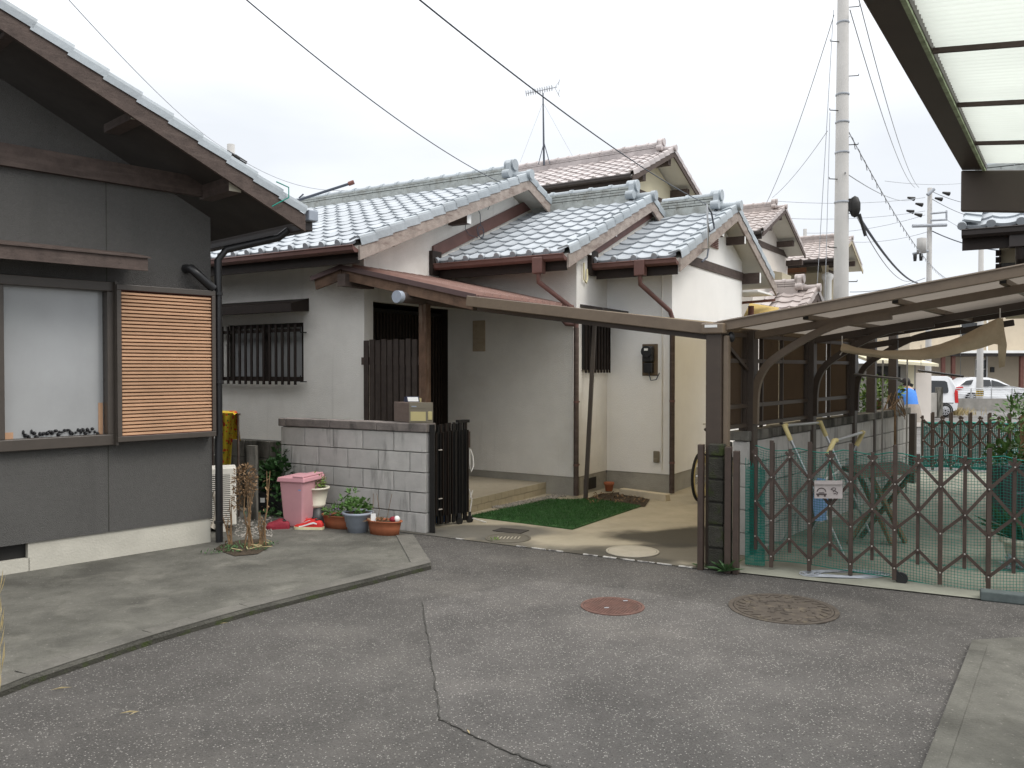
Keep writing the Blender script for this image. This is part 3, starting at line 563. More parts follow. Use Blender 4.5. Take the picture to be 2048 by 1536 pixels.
# window in the side return, awning over it, leaning rail
q = MB(); q.ob(P(1.903, 2.0, 1.62), A * .03, B * .80, (0, 0, .68)); sw = ob('side_window', q, 'blackm', H1)
for k in range(9):
    q = MB(); q.ob(P(1.935, 2.02 + k * .09, 1.58), A * .02, B * .03, (0, 0, .74)); ob('lattice_bar', q, 'woodblk', sw)
q = MB(); q.poly([P(1.9, 1.95, 2.46), P(2.22, 1.95, 2.40), P(2.22, 1.95, 2.375), P(1.9, 1.95, 2.43)], B * .9); ob('side_awning', q, 'gutdk', H1)
# electric meter, outlet box on the wall
q = MB(); q.ob(P(2.42, 2.735, 1.54), A * .22, B * .014, (0, 0, .42)); em = ob('electric_meter', q, 'meter', H1, bev=.01)
q = MB(); q.ob(P(2.45, 2.65, 1.72), A * .15, B * .085, (0, 0, .21)).tube([P(2.525, 2.66, 1.86), P(2.525, 2.62, 1.86)], .075, 16); ob('meter_body', q, 'black', em, bev=.02)
q = MB(); q.ob(P(2.46, 2.67, 1.58), A * .13, B * .065, (0, 0, .13)); ob('terminal_cover', q, 'black', em, bev=.01)
q = MB(); q.ob(P(2.50, 2.612, 1.87), A * .05, B * .008, (0, 0, .03)); ob('dial_plate', q, 'white', em)
q = MB(); q.tube([P(2.53, 2.70, 1.58), P(2.56, 2.70, 1.48), P(2.63, 2.71, 1.49), P(2.67, 2.725, 1.58)], .007, 6); ob('meter_wire', q, 'wire', em)
q = MB(); q.ob(P(2.585, 2.72, .40), A * .085, B * .028, (0, 0, .15)).ob(P(2.60, 2.70, .40), A * .06, B * .02, (0, 0, .06)); ob('outlet_box', q, 'mailf', H1, bev=.01)
# cable hooks and coils on the gable wall
q = MB()
for cb, cz, rr in ((2.34, 3.60, .085), (2.36, 3.57, .065)): q.tube([P(.10, cb + rr * math.cos(t_), cz + rr * math.sin(t_)) for t_ in [6.2832 * k / 16 for k in range(17)]], .006, 5)
q.tube([P(.10, 2.34, 3.68), P(.08, 2.36, 3.85), P(.05, 2.30, 3.98), P(.04, 2.40, 4.02), P(.04, 2.70, 4.06), P(.04, 2.62, 3.96)], .006, 5).tube([P(.03, 2.10, 3.79), P(.03, 2.06, 3.6), P(.06, 2.12, 3.52), P(.10, 2.28, 3.50)], .005, 5)
ob('cable_coil', q, 'wire', H1)
q = MB(); q.tube([P(1.93, 2.0, 2.99), P(1.93, 2.0, 2.78), P(1.93, 2.07, 2.74), P(1.93, 2.10, 2.80), P(1.93, 2.09, 2.92)], .012, 6); ob('cable_coil', q, 'sole', H1)
# the tiles: the nearest 300 as sub-parts of their roofs, the rest of each roof as one mass
lst = sorted(pending[H1.name], key=lambda e: (e[0].length if (e[0].x / e[0].y) > -.375 else 99))
rest = {}
for kk, e in enumerate(lst):
    if kk < 330: inst(e[3], e[2], e[1], e[4])
    else: join(rest.setdefault(e[4].name, [e[4], MB(), e[6]])[1], e[5], e[1])
for rf, mb_, tm in rest.values(): ob('far_tiles', mb_, tm, rf, kind='stuff')
# porch roof: ribbed metal gable on a log beam and post
PA = -.03
def zp(a_): return 2.83 - .228 * abs(a_ - PA)
pr = MB()
for s0, s1 in ((-.50, PA), (PA, 1.86)):
    pr.poly([P(s0, -.35, zp(s0)), P(s1, -.35, zp(s1)), P(s1, -.35, zp(s1) - .025), P(s0, -.35, zp(s0) - .025)], B * (2.19 if s0 == PA else .345))
pr_ = ob('porch_roof', pr, 'copper', H1)
q = MB()
for s0, s1 in ((-.51, PA), (PA, 1.87)): q.bar(P(s0, -.365, zp(s0) - .012), P(s1, -.365, zp(s1) - .012), .025, .055)
ob('roof_edge', q, 'coppere', pr_)
for k in range(14):
    q = MB(); bb = -.18 + k * .155; q.bar(P(PA + .02, bb, zp(PA + .02) + .018), P(1.86, bb, zp(1.86) + .018), .03, .05); ob('roof_rib', q, 'copper', pr_)
q = MB()
for s0, s1 in ((-.46, PA), (PA, 1.82)): q.bar(P(s0, -.335, zp(s0) - .095), P(s1, -.335, zp(s1) - .095), .03, .12)
ob('porch_bargeboard', q, 'woodor', pr_)
q = MB(); q.poly([P(PA, -.30, zp(PA) - .03), P(1.82, -.30, zp(1.82) - .03), P(1.82, -.30, zp(1.82) - .06), P(PA, -.30, zp(PA) - .06)], B * 2.12); ob('porch_soffit', q, 'wooddk', pr_)
q = MB(); q.ob(P(1.84, -.36, zp(1.86) - .05), A * .07, B * 2.2, (0, 0, .05)); ob('porch_gutter', q, 'gutter', pr_)
q = MB(); q.tube([P(.92, -.44, 2.42), P(.92, 1.853, 2.42)], .062, 14); lg = ob('log_beam', q, 'wooddk', H1)
q = MB(); q.tube([P(.92, -.50, 2.42), P(.92, -.43, 2.42)], .068, 16); ob('beam_cap', q, 'greyp', lg)
q = MB(); q.ob(P(-.03, -.42, zp(PA) - .24), A * .12, B * .5, (0, 0, .14)); ob('ridge_beam', q, 'wooddk', H1)
q = MB(); q.ob(P(.872, -.055, .04), A * .10, B * .10, (0, 0, 2.33)); ob('porch_post', q, 'woodpost', H1, bev=.006)
# porch floor with tiled riser
q = MB(); q.ob(P(.02, -.0, 0), A * 1.42, B * 1.86, (0, 0, .155)); pf = ob('porch_floor', q, 'stepfloor', H1)
for row in range(2):
    for k in range(13):
        q = MB(); q.ob(P(1.44, .0 + k * .146 + (.07 if row else 0), .006 + row * .078), A * .012, B * .141, (0, 0, .073)); ob('step_tile', q, 'steptile', pf)
for k in range(10):
    q = MB(); q.ob(P(.02 + k * .142, -.012, .006), A * .138, B * .012, (0, 0, .145)); ob('step_tile', q, 'steptile', pf)
q = MB(); q.ob(P(.31, 1.835, 1.87), A * .20, B * .018, (0, 0, .42)); wb = thing('name_board', P(.41, 1.84, 1.87), 'narrow upright wooden board on the shaded porch wall', 'board'); ob('board_plank', q, 'plate', wb, bev=.004)
# slatted screen
ss = thing('slatted_screen', P(.45, -.02, 0), 'dark brown slatted wooden screen beside the porch post', 'screen')
q = MB(); q.ob(P(-.02, -.03, 1.68), A * .88, B * .03, (0, 0, .09)).ob(P(.03, -.03, .3), A * .82, B * .03, (0, 0, .09)); ob('rail', q, 'wooddk', ss)
for k in range(9):
    q = MB(); q.ob(P(.04 + k * .092, -.055, .12), A * .068, B * .02, (0, 0, 1.85 + .01 * (k % 2))); ob('slat', q, 'screenw', ss)

# ================================================================== DARK GREY HOUSE (left)
D = dirv(43.3); L1 = V((-2.735, 7.552, 0)); NA = V((D.y, -D.x, 0))
def PL(a, b, z=0): return L1 + NA * a - D * b + UP * z          # a towards the street, b along the wall away from the corner
H2 = thing('grey_house', L1, 'dark grey rendered house with orange louvre panel at the left edge', 'house')
q = MB(); wall_open(q, lambda s: PL(0, s), 7, .272, 3.0, [(.93, 1.72, 1.06, 2.28)], -NA * .12)
q.ob(PL(-.118, 0, .272), -NA * 6, -D * .12, (0, 0, 2.72)); q.poly([PL(-.12, 0, 3.0), PL(-.12, 7, 3.0), PL(-.12, 4.0, 5.0)], NA * .12); ob('wall', q, 'siding', H2)
q = MB(); q.ob(PL(-.012, .012, .05), -NA * .1, -D * 1.5, (0, 0, .222)).ob(PL(-.012, 1.75, .05), -NA * .1, -D * 5, (0, 0, .222)).ob(PL(-.012, 1.5, .05), -NA * .1, -D * .25, (0, 0, .10)).ob(PL(-.12, .012, .05), -NA * 6, -D * .1, (0, 0, .222)); ob('foundation', q, 'foundl', H2)
q = MB(); q.ob(PL(-.07, 1.51, .15), -NA * .02, -D * .23, (0, 0, .12)); ob('vent', q, 'blackm', H2)
q = MB(); q.ob(PL(.003, .905, .28), -NA * .004, -D * .007, (0, 0, 2.9)); ob('panel_joint', q, 'mortard', H2)
gable_roof(H2, PL, -3.0, .62, -.60, 3.9, 5.0, 3.06, .455, 'soffd', fascia='wooddk', rid=(None, None), tiles=False, gut=False, drop=.045, fw=.15, courses=2, oni=False, indiv=True)
q = MB(); q.ob(PL(-3, -.62, 2.90), NA * 3.55, -D * -.10, (0, 0, .11)); ob('gutter', q, 'gutdk', H2, bev=.01)
q = MB(); q.ob(PL(.53, -.735, 2.985), NA * .09, D * -.10, (0, 0, .10)); ob('gutter_end', q, 'greyp', H2, bev=.01)
q = MB(); q.ob(PL(.002, .06, 3.17), NA * .05, -D * 6, (0, 0, .17)); ob('wall_beam', q, 'wooddk', H2)
for b_, z_ in ((-.02, 3.17), (.80, 3.60), (1.65, 4.02)):
    q = MB(); q.ob(PL(.0, b_, z_ - .02), NA * .52, -D * .12, (0, 0, .15)); o = ob('purlin_end', q, 'wooddk', H2)
    q = MB(); q.ob(PL(.52, b_ + .004, z_ - .015), NA * .006, -D * .11, (0, 0, .14)); ob('end_cap', q, 'offw', o)
# window: frame, pane with a row of small dark ornaments on the sill
q = MB()
for s0, s1, a, b in ((.86, 1.75, 2.27, 2.35), (.86, 1.75, 1.0, 1.09), (.86, .93, 1.09, 2.27), (1.68, 1.75, 1.09, 2.27)): q.ob(PL(-.03, s0, a), NA * .09, -D * (s1 - s0), (0, 0, b - a))
wf = ob('window_frame', q, 'steel', H2, bev=.006)
q = MB(); q.ob(PL(-.04, .93, 1.09), -NA * .008, -D * .76, (0, 0, 1.18)); ob('pane', q, 'glass', wf)
q = MB(); q.ob(PL(-.05, 1.60, 1.09), NA * .015, -D * .07, (0, 0, .05)).ob(PL(-.05, .935, 1.09), NA * .015, -D * .035, (0, 0, .26)); ob('wood_strip', q, 'orange', wf)
q = MB()
for k in range(30):
    q.ball(PL(-.03, .98 + k * .019 + rnd.uniform(-.006, .006), 1.095 + rnd.uniform(.0, .045)), .010 + rnd.uniform(0, .012), .006, .010 + rnd.uniform(0, .014), 8, 5)
ob('sill_ornament', q, 'black', wf)
q = MB(); q.ob(PL(.0, .86, 1.0), NA * .10, D * .02 * -1, (0, 0, 1.35)); ob('window_post', q, 'steel', H2)
# louvre panel (shutter box)
q = MB()
for s0, s1, a, b in ((.02, .87, 2.28, 2.325), (.02, .87, 1.03, 1.075), (.835, .87, 1.075, 2.28), (.02, .05, 1.075, 2.28)): q.ob(PL(.002, s0, a), NA * .11, -D * (s1 - s0), (0, 0, b - a))
q.ob(PL(.002, .05, 1.075), NA * .05, -D * .785, (0, 0, 1.205)); lv = ob('louvre_panel', q, 'maroon', H2)
q = MB()
for s0, s1, a, b in ((.015, .875, 2.283, 2.33), (.015, .875, 1.025, 1.072), (.838, .875, 1.072, 2.283), (.015, .05, 1.072, 2.283)): q.ob(PL(.10, s0, a), NA * .02, -D * (s1 - s0), (0, 0, b - a))
ob('louvre_frame', q, 'steel', lv, bev=.004)
n = 40
for k in range(n):
    q = MB(); z_ = 1.077 + k * 1.2 / n; q.poly([PL(.055, .052, z_), PL(.105, .052, z_ + .002), PL(.105, .052, z_ + .017), PL(.075, .052, z_ + .027), PL(.055, .052, z_ + .027)], -D * .784); ob('louvre_slat', q, 'orange', lv)
q = MB(); q.poly([PL(0, .72, 2.60), PL(.36, .72, 2.53), PL(.36, .72, 2.43), PL(.33, .72, 2.43), PL(.33, .72, 2.49), PL(0, .72, 2.56)], -D * 3); ob('window_awning', q, 'wooddk', H2)
q = MB(); q.poly([PL(0, .70, 2.612), PL(.375, .70, 2.542), PL(.375, .70, 2.53), PL(0, .70, 2.60)], -D * 3); ob('awning_sheet', q, 'wooddk', H2)
# vent elbow, downpipe and pipe cover
q = MB(); q.tube([PL(.0, .235, 2.52), PL(.09, .23, 2.515), PL(.11, .17, 2.46), PL(.10, .03, 2.35)], .04, 10); ob('vent_elbow', q, 'black', H2)
q = MB(); q.tube([PL(.30, -.62, 2.93), PL(.22, -.56, 2.86), PL(.06, -.12, 2.72), PL(.04, -.05, 2.62), PL(.04, -.045, .03)], .034, 10)
for z_ in (2.3, 1.5, .22): q.tube([PL(.04, -.045, z_), PL(.04, -.045, z_ + .025)], .045, 10)
ob('downpipe', q, 'black', H2)
q = MB(); q.tube([PL(-.03, -.02, .48), PL(-.02, -.05, .47), PL(-.01, -.07, .36), PL(-.02, -.05, .22), PL(-.03, -.02, .17)], .035, 10); ob('pipe_cover', q, 'duct', H2)
gw = MB(); gw.tube([PL(.62, -.30, 3.28), PL(.66, -.40, 3.24), PL(.66, -.40, 3.15), PL(.66, -.30, 3.09), PL(.65, -.24, 3.05)], .006, 5); ob('earth_wire', gw, 'net', H2)

# ================================================================== BLOCK WALLS
def block_wall(name, label, p, d, length, courses, bl='block', mo='mortar', capm='cap', cap=True, z0=0, th=.12, bw=.39, capw=.62, start=0, bev=.004, hgt=.19):
    d = V(d).normalized(); nn_ = V((d.y, -d.x, 0)); base = V(p) + UP * z0; w_ = thing(name, base, label, 'wall')
    if nn_.y > 0: nn_ = -nn_
    q = MB(); q.ob(base - nn_ * .008 * -1 + d * .004 - nn_ * .02, d * (length - .008), -nn_ * (th - .03), (0, 0, courses * .2 + .002)); ob('mortar', q, mo, w_)
    for c in range(courses):
        x = 0 if (c + start) % 2 == 0 else -bw / 2 - .005
        while x < length - .02:
            a, b = max(0, x), min(length, x + bw); x += bw + .010
            if b - a < .03: continue
            q = MB(); pr_ = rnd.uniform(0, .004); q.ob(base + d * a + nn_ * (.012 + pr_) + UP * (c * .2 + .006), d * (b - a), -nn_ * (th + .01 + pr_), (0, 0, hgt)); ob('block', q, bl, w_, bev=bev)
    if cap:
        x = 0
        while x < length + .04 - .02:
            a, b = x - .02, min(length + .03, x - .02 + capw - .006); x += capw
            q = MB(); q.ob(base + d * a + nn_ * .03 + UP * (courses * .2 + .004 + rnd.uniform(0, .003)), d * (b - a), -nn_ * (th + .05), (0, 0, .085)); ob('cap_block', q, capm, w_, bev=.008)
    return w_
BR, BLf = V((-.847, 8.198, 0)), V((-2.528, 9.115, 0)); bd = (BLf - BR).normalized()
block_wall('block_wall', 'pale concrete block wall with stained cap behind the plant pots', BR, bd, 1.915, 5, bw=.385)
block_wall('block_wall', 'dark stained low block wall behind the dry plants', BLf + bd * .02 + V((.12, .20, 0)), bd, 1.3, 4, bl='blockd', mo='mortard', cap=False, start=1, hgt=.193)
# right boundary: wall under the carport fence
BD = dirv(38.4); P2 = V((2.075, 7.286, 0)); RN = V((BD.y, -BD.x, 0))
def PR(t_, s_=0, z_=0): return P2 + BD * t_ + RN * s_ + UP * z_
block_wall('block_wall', 'long block wall under the carport, with mossy cap', PR(-.1, .02), BD, 5.70, 5, bl='block', capm='blockd', bw=.39, start=1)
# mossy gate pillar of single blocks
gp_ = thing('gate_pillar', V((1.64, 6.66, 0)), 'slim mossy black block pillar beside the accordion gate', 'pillar')
gd = dirv(90 + 29)
for k in range(6):
    q = MB(); q.ob(V((1.585, 6.70, 0)) + UP * (k * .185 + .005), gd * .125, V((-gd.y, gd.x, 0)) * .3, (0, 0, .172 if k < 5 else .095)); ob('block', q, 'blockm', gp_, bev=.01)
q = MB(); q.ob(V((1.6, 6.715, 0)), gd * .10, V((-gd.y, gd.x, 0)) * .27, (0, 0, .93)); ob('mortar', q, 'mortard', gp_)
GN = V((-gd.y, gd.x, 0))
for s_, h_, w__ in ((-.075, 1.02, .045), (.145, 1.01, .05), (.21, .98, .045)):
    q = MB(); q.ob(V((1.585, 6.70, 0)) + gd * s_ - GN * .04, gd * w__, GN * .06, (0, 0, h_)); ob('gate_post', q, 'gatem', gp_, bev=.004)

# ================================================================== ACCORDION GATES
G0 = V((1.80, 6.80, 0)); GDv = (V((3.49, 6.00, 0)) - V((2.10, 6.68, 0))).normalized(); GNv = V((-GDv.y, GDv.x, 0))
def gate(name, label, px, Pl, Dv, h, lab2, m='gatem', sc_=1.0, flip=True, first_short=True, caster=None):
    Nv = V((-Dv.y, Dv.x, 0)); pts = [V((*onpl(u, 900, Pl, Dv)[:2], 0)) for u in px]
    gt_ = thing(name, pts[0], label, 'gate', None)
    r_ = .0140 * sc_
    T = [p for i, p in enumerate(pts) if i % 2 == (1 if first_short else 0)]
    for i, p in enumerate(pts):
        tall = i % 2 == (1 if first_short else 0)
        if tall:
            q = MB()
            for o_ in (-.022, .03): q.ob(p + Nv * o_ - Dv * r_ * 1.1 + UP * (.03 if o_ < 0 else .07), Dv * r_ * 2.2, Nv * .022, (0, 0, h - (.0 if o_ < 0 else .02) - (.03 if o_ < 0 else .07)))
            ob('tall_post', q, m, gt_, bev=.003)
        else:
            q = MB(); q.ob(p - Dv * r_ * .9 + UP * .15 * h, Dv * r_ * 1.8, Nv * .022, (0, 0, .79 * h)); ob('short_post', q, m, gt_, bev=.003)
        q = MB()
        for z_ in ((.72, .39, .115) if tall else (.88, .53, .26)): q.tube([p - Nv * .030 + UP * z_ * h, p - Nv * .024 + UP * z_ * h], .0055 * sc_, 8)
        ob('rivet', q, 'rivet', gt_)
    for i in range(len(pts) - 1):
        a, b = pts[i], pts[i + 1]
        if (i % 2 == 0) != first_short: a, b = b, a          # a short, b tall
        for zs, zt, sgn in ((.88, .72, 1), (.53, .72, -1), (.53, .39, 1), (.26, .115, 1)):
            pa, pb = a + UP * zs * h, b + UP * zt * h; d = (pb - pa)
            if zs == .88: pa = pa - d * .22
            o_ = -.006 if (i + (zs == .53)) % 2 else .008
            q = MB(); q.bar(pa - Nv * .012 + Nv * o_, pb - Nv * .012 + Nv * o_, .008, .022 * sc_, UP); ob('cross_bar', q, m, gt_)
    if caster is not None:
        p = pts[caster]; q = MB(); q.tube([p + Dv * .05 - Nv * .015 + UP * .045, p + Dv * .05 + Nv * .015 + UP * .045], .045, 14); q.bar(p + UP * .10, p + Dv * .05 + UP * .05, .04, .03); ob('caster', q, 'black', gt_)
        p = pts[caster - 2]; q = MB(); q.tube([p - UP * .0, p + UP * .1], .008, 6); ob('drop_rod', q, m, gt_)
    return pts
FG = gate('accordion_gate', 'near brown accordion gate with green net and hanging sign', [1512, 1544, 1580, 1620, 1661, 1702.5, 1745.5, 1790.6, 1837, 1882, 1931, 1979, 2030, 2085, 2140], (2.10, 6.68), GDv, 1.055, '', caster=7)
RGd = dirv(90 + 12); RG = gate('accordion_gate', 'far brown accordion gate at the back of the carport', [1845, 1865, 1884, 1902, 1921, 1940.5, 1960, 1979, 1998, 2018.7, 2040, 2062, 2084], (6.6, 13.15), RGd, .95, '', sc_=1.3, first_short=True)
def net(name, label, p0, dv, length, z0, z1, cell, mtl='net', wv=.03, rr=.0022):
    nv = V((-dv.y, dv.x, 0)); q = MB(); nx = int(length / cell); nz_ = int((z1 - z0) / cell)
    def pt(i, k):
        s_ = i / nx * length; f = k / nz_; tz = z1 - .035 * abs(math.sin(s_ * 9)) ; bz = z0 + .03 * math.sin(s_ * 2.3 + 1)
        return V(p0) + dv * s_ + nv * (.06 + wv * math.sin(s_ * 7 + f * 2) + .04 * (1 - f) * math.sin(s_ * 3.1)) + UP * (bz + (tz - bz) * f)
    for i in range(nx + 1):
        st = [pt(i, k) for k in range(0, nz_ + 1, 5)]; q.tube(st, rr, 3, False)
    for k in range(nz_ + 1):
        st = [pt(i, k) for i in range(0, nx + 1, 4)]; q.tube(st, rr if k not in (0, nz_) else rr * 2.6, 3, False)
    for k in (int(nz_ * .18),): q.tube([pt(i, k) - UP * .01 for i in range(0, nx + 1, 3)], rr * 2.2, 3, False)
    return tag(ob(name, q, mtl), label, 'net')
net('safety_net', 'green mesh net tied along the near accordion gate', V((1.97, 6.75, 0)), GDv, 2.9, .03, 1.0, .021, rr=.0018)
net('safety_net', 'green mesh net along the far accordion gate', RG[0], RGd, 3.2, .05, .80, .024, rr=.0075)
q = MB(); f0 = FG[0] - GDv * .09
for k in range(26): q.tube([f0 + GDv * (k * .006) + GNv * (.05 + .02 * math.sin(k * 2.1)) + UP * z_ for z_ in (.02, .3, .62, .9 - .1 * abs(math.sin(k)))], .0035, 3, False)
for k in range(34): q.tube([f0 + GDv * s_ + GNv * (.05 + .02 * math.sin(k + s_ * 90)) + UP * (.03 + k * .024) for s_ in (0, .05, .1, .15)], .003, 3, False)
tag(ob('net_bundle', q, 'net', kind=None), 'gathered dark green end of the net beside the mossy pillar', 'net')
# sign on the gate
sgp = onpl(1659, 980, FG[5] - GNv * .06, GDv); sg = thing('hanging_sign', sgp - UP * .06, 'small grey wooden plate with a car mark hanging on the gate', 'sign')
sx_ = (GDv * math.cos(.06) + UP * math.sin(.06)); sy_ = UP
q = MB(); q.ob(sgp - sx_ * .11 - sy_ * .065 - GNv * .008, sx_ * .205, sy_ * .115, GNv * .012); ob('plate', q, 'signw', sg)
q = MB(); q.ob(sgp - sx_ * .11 + sy_ * .045 - GNv * .018, sx_ * .205, sy_ * .028, GNv * .028); ob('top_strip', q, 'signw', sg)
def sp(x, y): return sgp + sx_ * x + sy_ * y - GNv * .0095
q = MB(); q.tube([sp(-.058 + .032 * math.cos(t_), -.012 + .028 * math.sin(t_)) for t_ in [math.pi * k / 10 for k in range(11)]], .0035, 4)
q.bar(sp(-.096, -.032), sp(-.020, -.032), .003, .011).bar(sp(-.090, -.043), sp(-.076, -.043), .003, .014).bar(sp(-.040, -.043), sp(-.026, -.043), .003, .014).bar(sp(-.078, -.020), sp(-.038, -.020), .003, .005)
ob('car_mark', q, 'signd', sg)
q = MB()
for x, y, ln, an in ((.018, .012, .02, .8), (.026, .0, .024, -.6), (.034, -.006, .022, .9), (.044, .008, .018, 1.4), (.05, -.012, .024, -.5), (.04, -.026, .02, .3), (.056, -.028, .016, 1.2), (.03, .018, .016, .1)):
    q.bar(sp(x - ln / 2 * math.cos(an), y - ln / 2 * math.sin(an)), sp(x + ln / 2 * math.cos(an), y + ln / 2 * math.sin(an)), .003, .005)
ob('lettering', q, 'signd', sg)
q = MB(); kn = sgp + UP * .22 + GDv * .0
for dx in (-.06, .05): q.tube([kn, sgp + sx_ * dx + UP * .05], .0022, 4)
ob('hanging_string', q, 'net', sg)
# folded gate at the white house
fgp = onz(868, 1056); fge = onz(930, 1046); fd = (fge - fgp).normalized(); fn = V((-fd.y, fd.x, 0)); fl = (fge - fgp).length
fg = thing('folded_gate', fgp, 'dark accordion gate folded up against the block wall end', 'gate')
q = MB(); q.ob(BR - bd * .035 + V((.0, .02, 0)), -bd * .06, V((.0, .06, 0)), (0, 0, 1.08)); ob('hinge_post', q, 'blackm', fg, bev=.004)
for k in range(19):
    p = fgp + fd * (fl * (k / 18) ** .95) + fn * .02 * math.sin(k * 1.7); h_ = 1.055 + .007 * math.sin(k * 2.3) + .001 * k
    q = MB(); q.ob(p + UP * .03, fd * .018, fn * .026, (0, 0, h_ - .03)).ob(p + fd * .008 - fn * .03 + UP * .12, fd * .010, fn * .03, (0, 0, h_ - .2)); ob('post', q, 'blackm' if k % 3 else 'woodblk', fg)
for z_ in (.19, .30, .80):
    q = MB(); q.tube([fgp + fd * .03 - fn * .04 + UP * z_, fgp + fd * .075 - fn * .04 + UP * z_], .007, 6); ob('pivot', q, 'rivet', fg)
q = MB(); q.ob(fge + fd * .02 - fn * .03 + UP * .80, fd * .03, fn * .06, (0, 0, .17)); ob('latch_box', q, 'wooddk', fg)
q = MB(); q.ob(fge - fd * .10 - fn * .02 + UP * 1.065, fd * .15, fn * .05, (0, 0, .03)); ob('top_handle', q, 'blackm', fg)
for s_ in (-.1, .04):
    p = fge + fd * s_ - fn * .03; q = MB(); q.tube([p - fd * .0 - fn * .012 + UP * .04, p + fn * .012 + UP * .04], .04, 12).bar(p + UP * .04, p + UP * .12, .02, .03); ob('caster', q, 'black', fg)
rp = MB(); p = fge + fd * .05 - fn * .03; rp.tube([p + UP * .78, p + fd * .035 + UP * .70, p + fd * .045 + UP * .60, p + fd * .01 + UP * .54, p - fd * .012 + UP * .62, p - fd * .01 + UP * .78], .008, 6)
rp.tube([p - fd * .02 + UP * .36, p + fd * .02 + UP * .25, p - fd * .005 + UP * .12, p + fd * .015 + UP * .05, p + fd * .1 - fn * .14 + UP * .012], .007, 6).tube([p + fd * .03 + UP * .34, p + UP * .27], .007, 6); tag(ob('white_rope', rp, 'rope'), 'white rope looped on the folded gate beside the porch', 'rope')
q = MB(); q.ob(fgp + fn * .10 + UP * .02 - fd * .02, fd * .24, fn * .05, (0, 0, .30)); solo('blue_sheet', q, 'blue', 'blue plastic sheet at the foot of the folded gate', 'sheet')

# ================================================================== BROWN CARPORT
CA = dirv(90 + 28); SL = .162
cp_ = thing('carport', PR(0), 'brown aluminium carport with sloping sheet roof behind the accordion gate', 'carport')
TP = [-.66, 0, 1.55, 2.97]; ZA = 1.90
def arm(t_, s_, z_): return PR(t_) + CA * s_ + UP * (z_ + SL * s_)
q = MB(); p = PR(-.66); q.ob(p - CA * .065 - BD * .05, CA * .125, BD * .11, (0, 0, 1.93)); ob('post', q, 'aludk', cp_, bev=.006)
q = MB(); q.ob(p + CA * .065 - BD * .02, CA * .04, BD * .05, (0, 0, 1.90)); ob('post', q, 'alu', cp_, bev=.004)
for t_ in TP[1:]:
    q = MB(); p = PR(t_); q.ob(p - CA * .065 - BD * .05, CA * .13, BD * .10, (0, 0, 1.97)); ob('post', q, 'aludk', cp_, bev=.006)
for t_ in (3.84, 4.86):
    q = MB(); p = PR(t_); q.ob(p - CA * .05 - BD * .04, CA * .10, BD * .08, (0, 0, 2.2)); ob('post', q, 'aludk', cp_)
# front fascia, arms, left beam
q = MB(); q.bar(arm(-.66, -.02, 1.970), arm(-.66, 3.1, 1.970), .05, .085); ob('fascia', q, 'alu', cp_, bev=.006)
q = MB(); q.bar(arm(-.625, -.0, 2.012), arm(-.625, 3.1, 2.012), .09, .012); ob('fascia_lip', q, 'alu', cp_)
for t_, ln, dz in ((0, 3.0, 0), (1.55, 3.0, 0), (2.97, 1.62, -.05)):
    q = MB(); q.bar(arm(t_, -.05, ZA + .012 + dz), arm(t_, ln, ZA + .012 + dz), .055, .066); ob('arm', q, 'aludk' if t_ else 'alu', cp_, bev=.006)
lp = PR(-.66) + V((-.02, 0, 0)); le = V((-.42, 7.88, 0))
q = MB(); q.bar(lp + UP * 1.955, le + UP * 2.275, .06, .098); ob('fascia', q, 'alu', cp_, bev=.006)
q = MB(); q.bar(lp + V((.02, .05, 1.885)), le + V((.10, .10, 2.205)), .05, .045); ob('fascia_lip', q, 'aludk', cp_)
q = MB(); q.ob(PR(-.66) - CA * .09 - BD * .09 + UP * 1.915, CA * .18, BD * .10, (0, 0, .085)); ob('joint_cap', q, 'alu', cp_, bev=.01)
q = MB(); q.ob(PR(-.66) - CA * .055 - BD * .094 + UP * 1.965, CA * .10, BD * .004, (0, 0, .022)); ob('joint_plate', q, 'white', cp_)
q = MB(); q.ball(PR(-.60, .10, 1.89), .035, .035, .045); ob('knob', q, 'black', cp_)
rows = []
for i in range(41): 
    t_ = -.64 + 2.7 * i / 40; rows.append([PR(t_, -.02) - CA * s_ + UP * (1.992 + .008 * (i % 2) + .135 * s_) for s_ in (.02, 1.2, 2.33)])
q = MB(); q.grid(rows, False); ob('left_roof_sheet', q, 'polyl', cp_)
rows = []
for i in range(45):
    t_ = 2.06 + 3.2 * i / 44; sm_ = (PR(t_) - C1).dot(A) - 2.96; rows.append([PR(t_, -.02) - CA * s_ + UP * (1.992 + .008 * (i % 2) + .135 * s_) for s_ in (.02, sm_ * .5, sm_)])
q = MB(); q.grid(rows, False); ob('left_roof_sheet', q, 'polyl', cp_)
for t_ in (.6, 1.9, 3.2, 4.5):
    sm_ = 2.3 if t_ < 2 else (PR(t_) - C1).dot(A) - 2.98
    q = MB(); q.bar(PR(t_, -.05) - CA * .05 + UP * 1.965, PR(t_, -.05) - CA * sm_ + UP * (1.965 + .135 * sm_), .045, .045); ob('left_arm', q, 'aludk', cp_)
# purlins along the boundary, with cut ends at the front
for s_ in (.55, 1.22, 1.95):
    q = MB(); a, b = arm(-.22, s_, ZA + .068), arm(2.9, s_, ZA + .068); q.bar(a, b, .05, .04); o = ob('purlin', q, 'alu', cp_)
    q = MB(); q.bar(a - BD * .002, a + BD * .03, .040, .034); ob('purlin_hole', q, 'black', o)
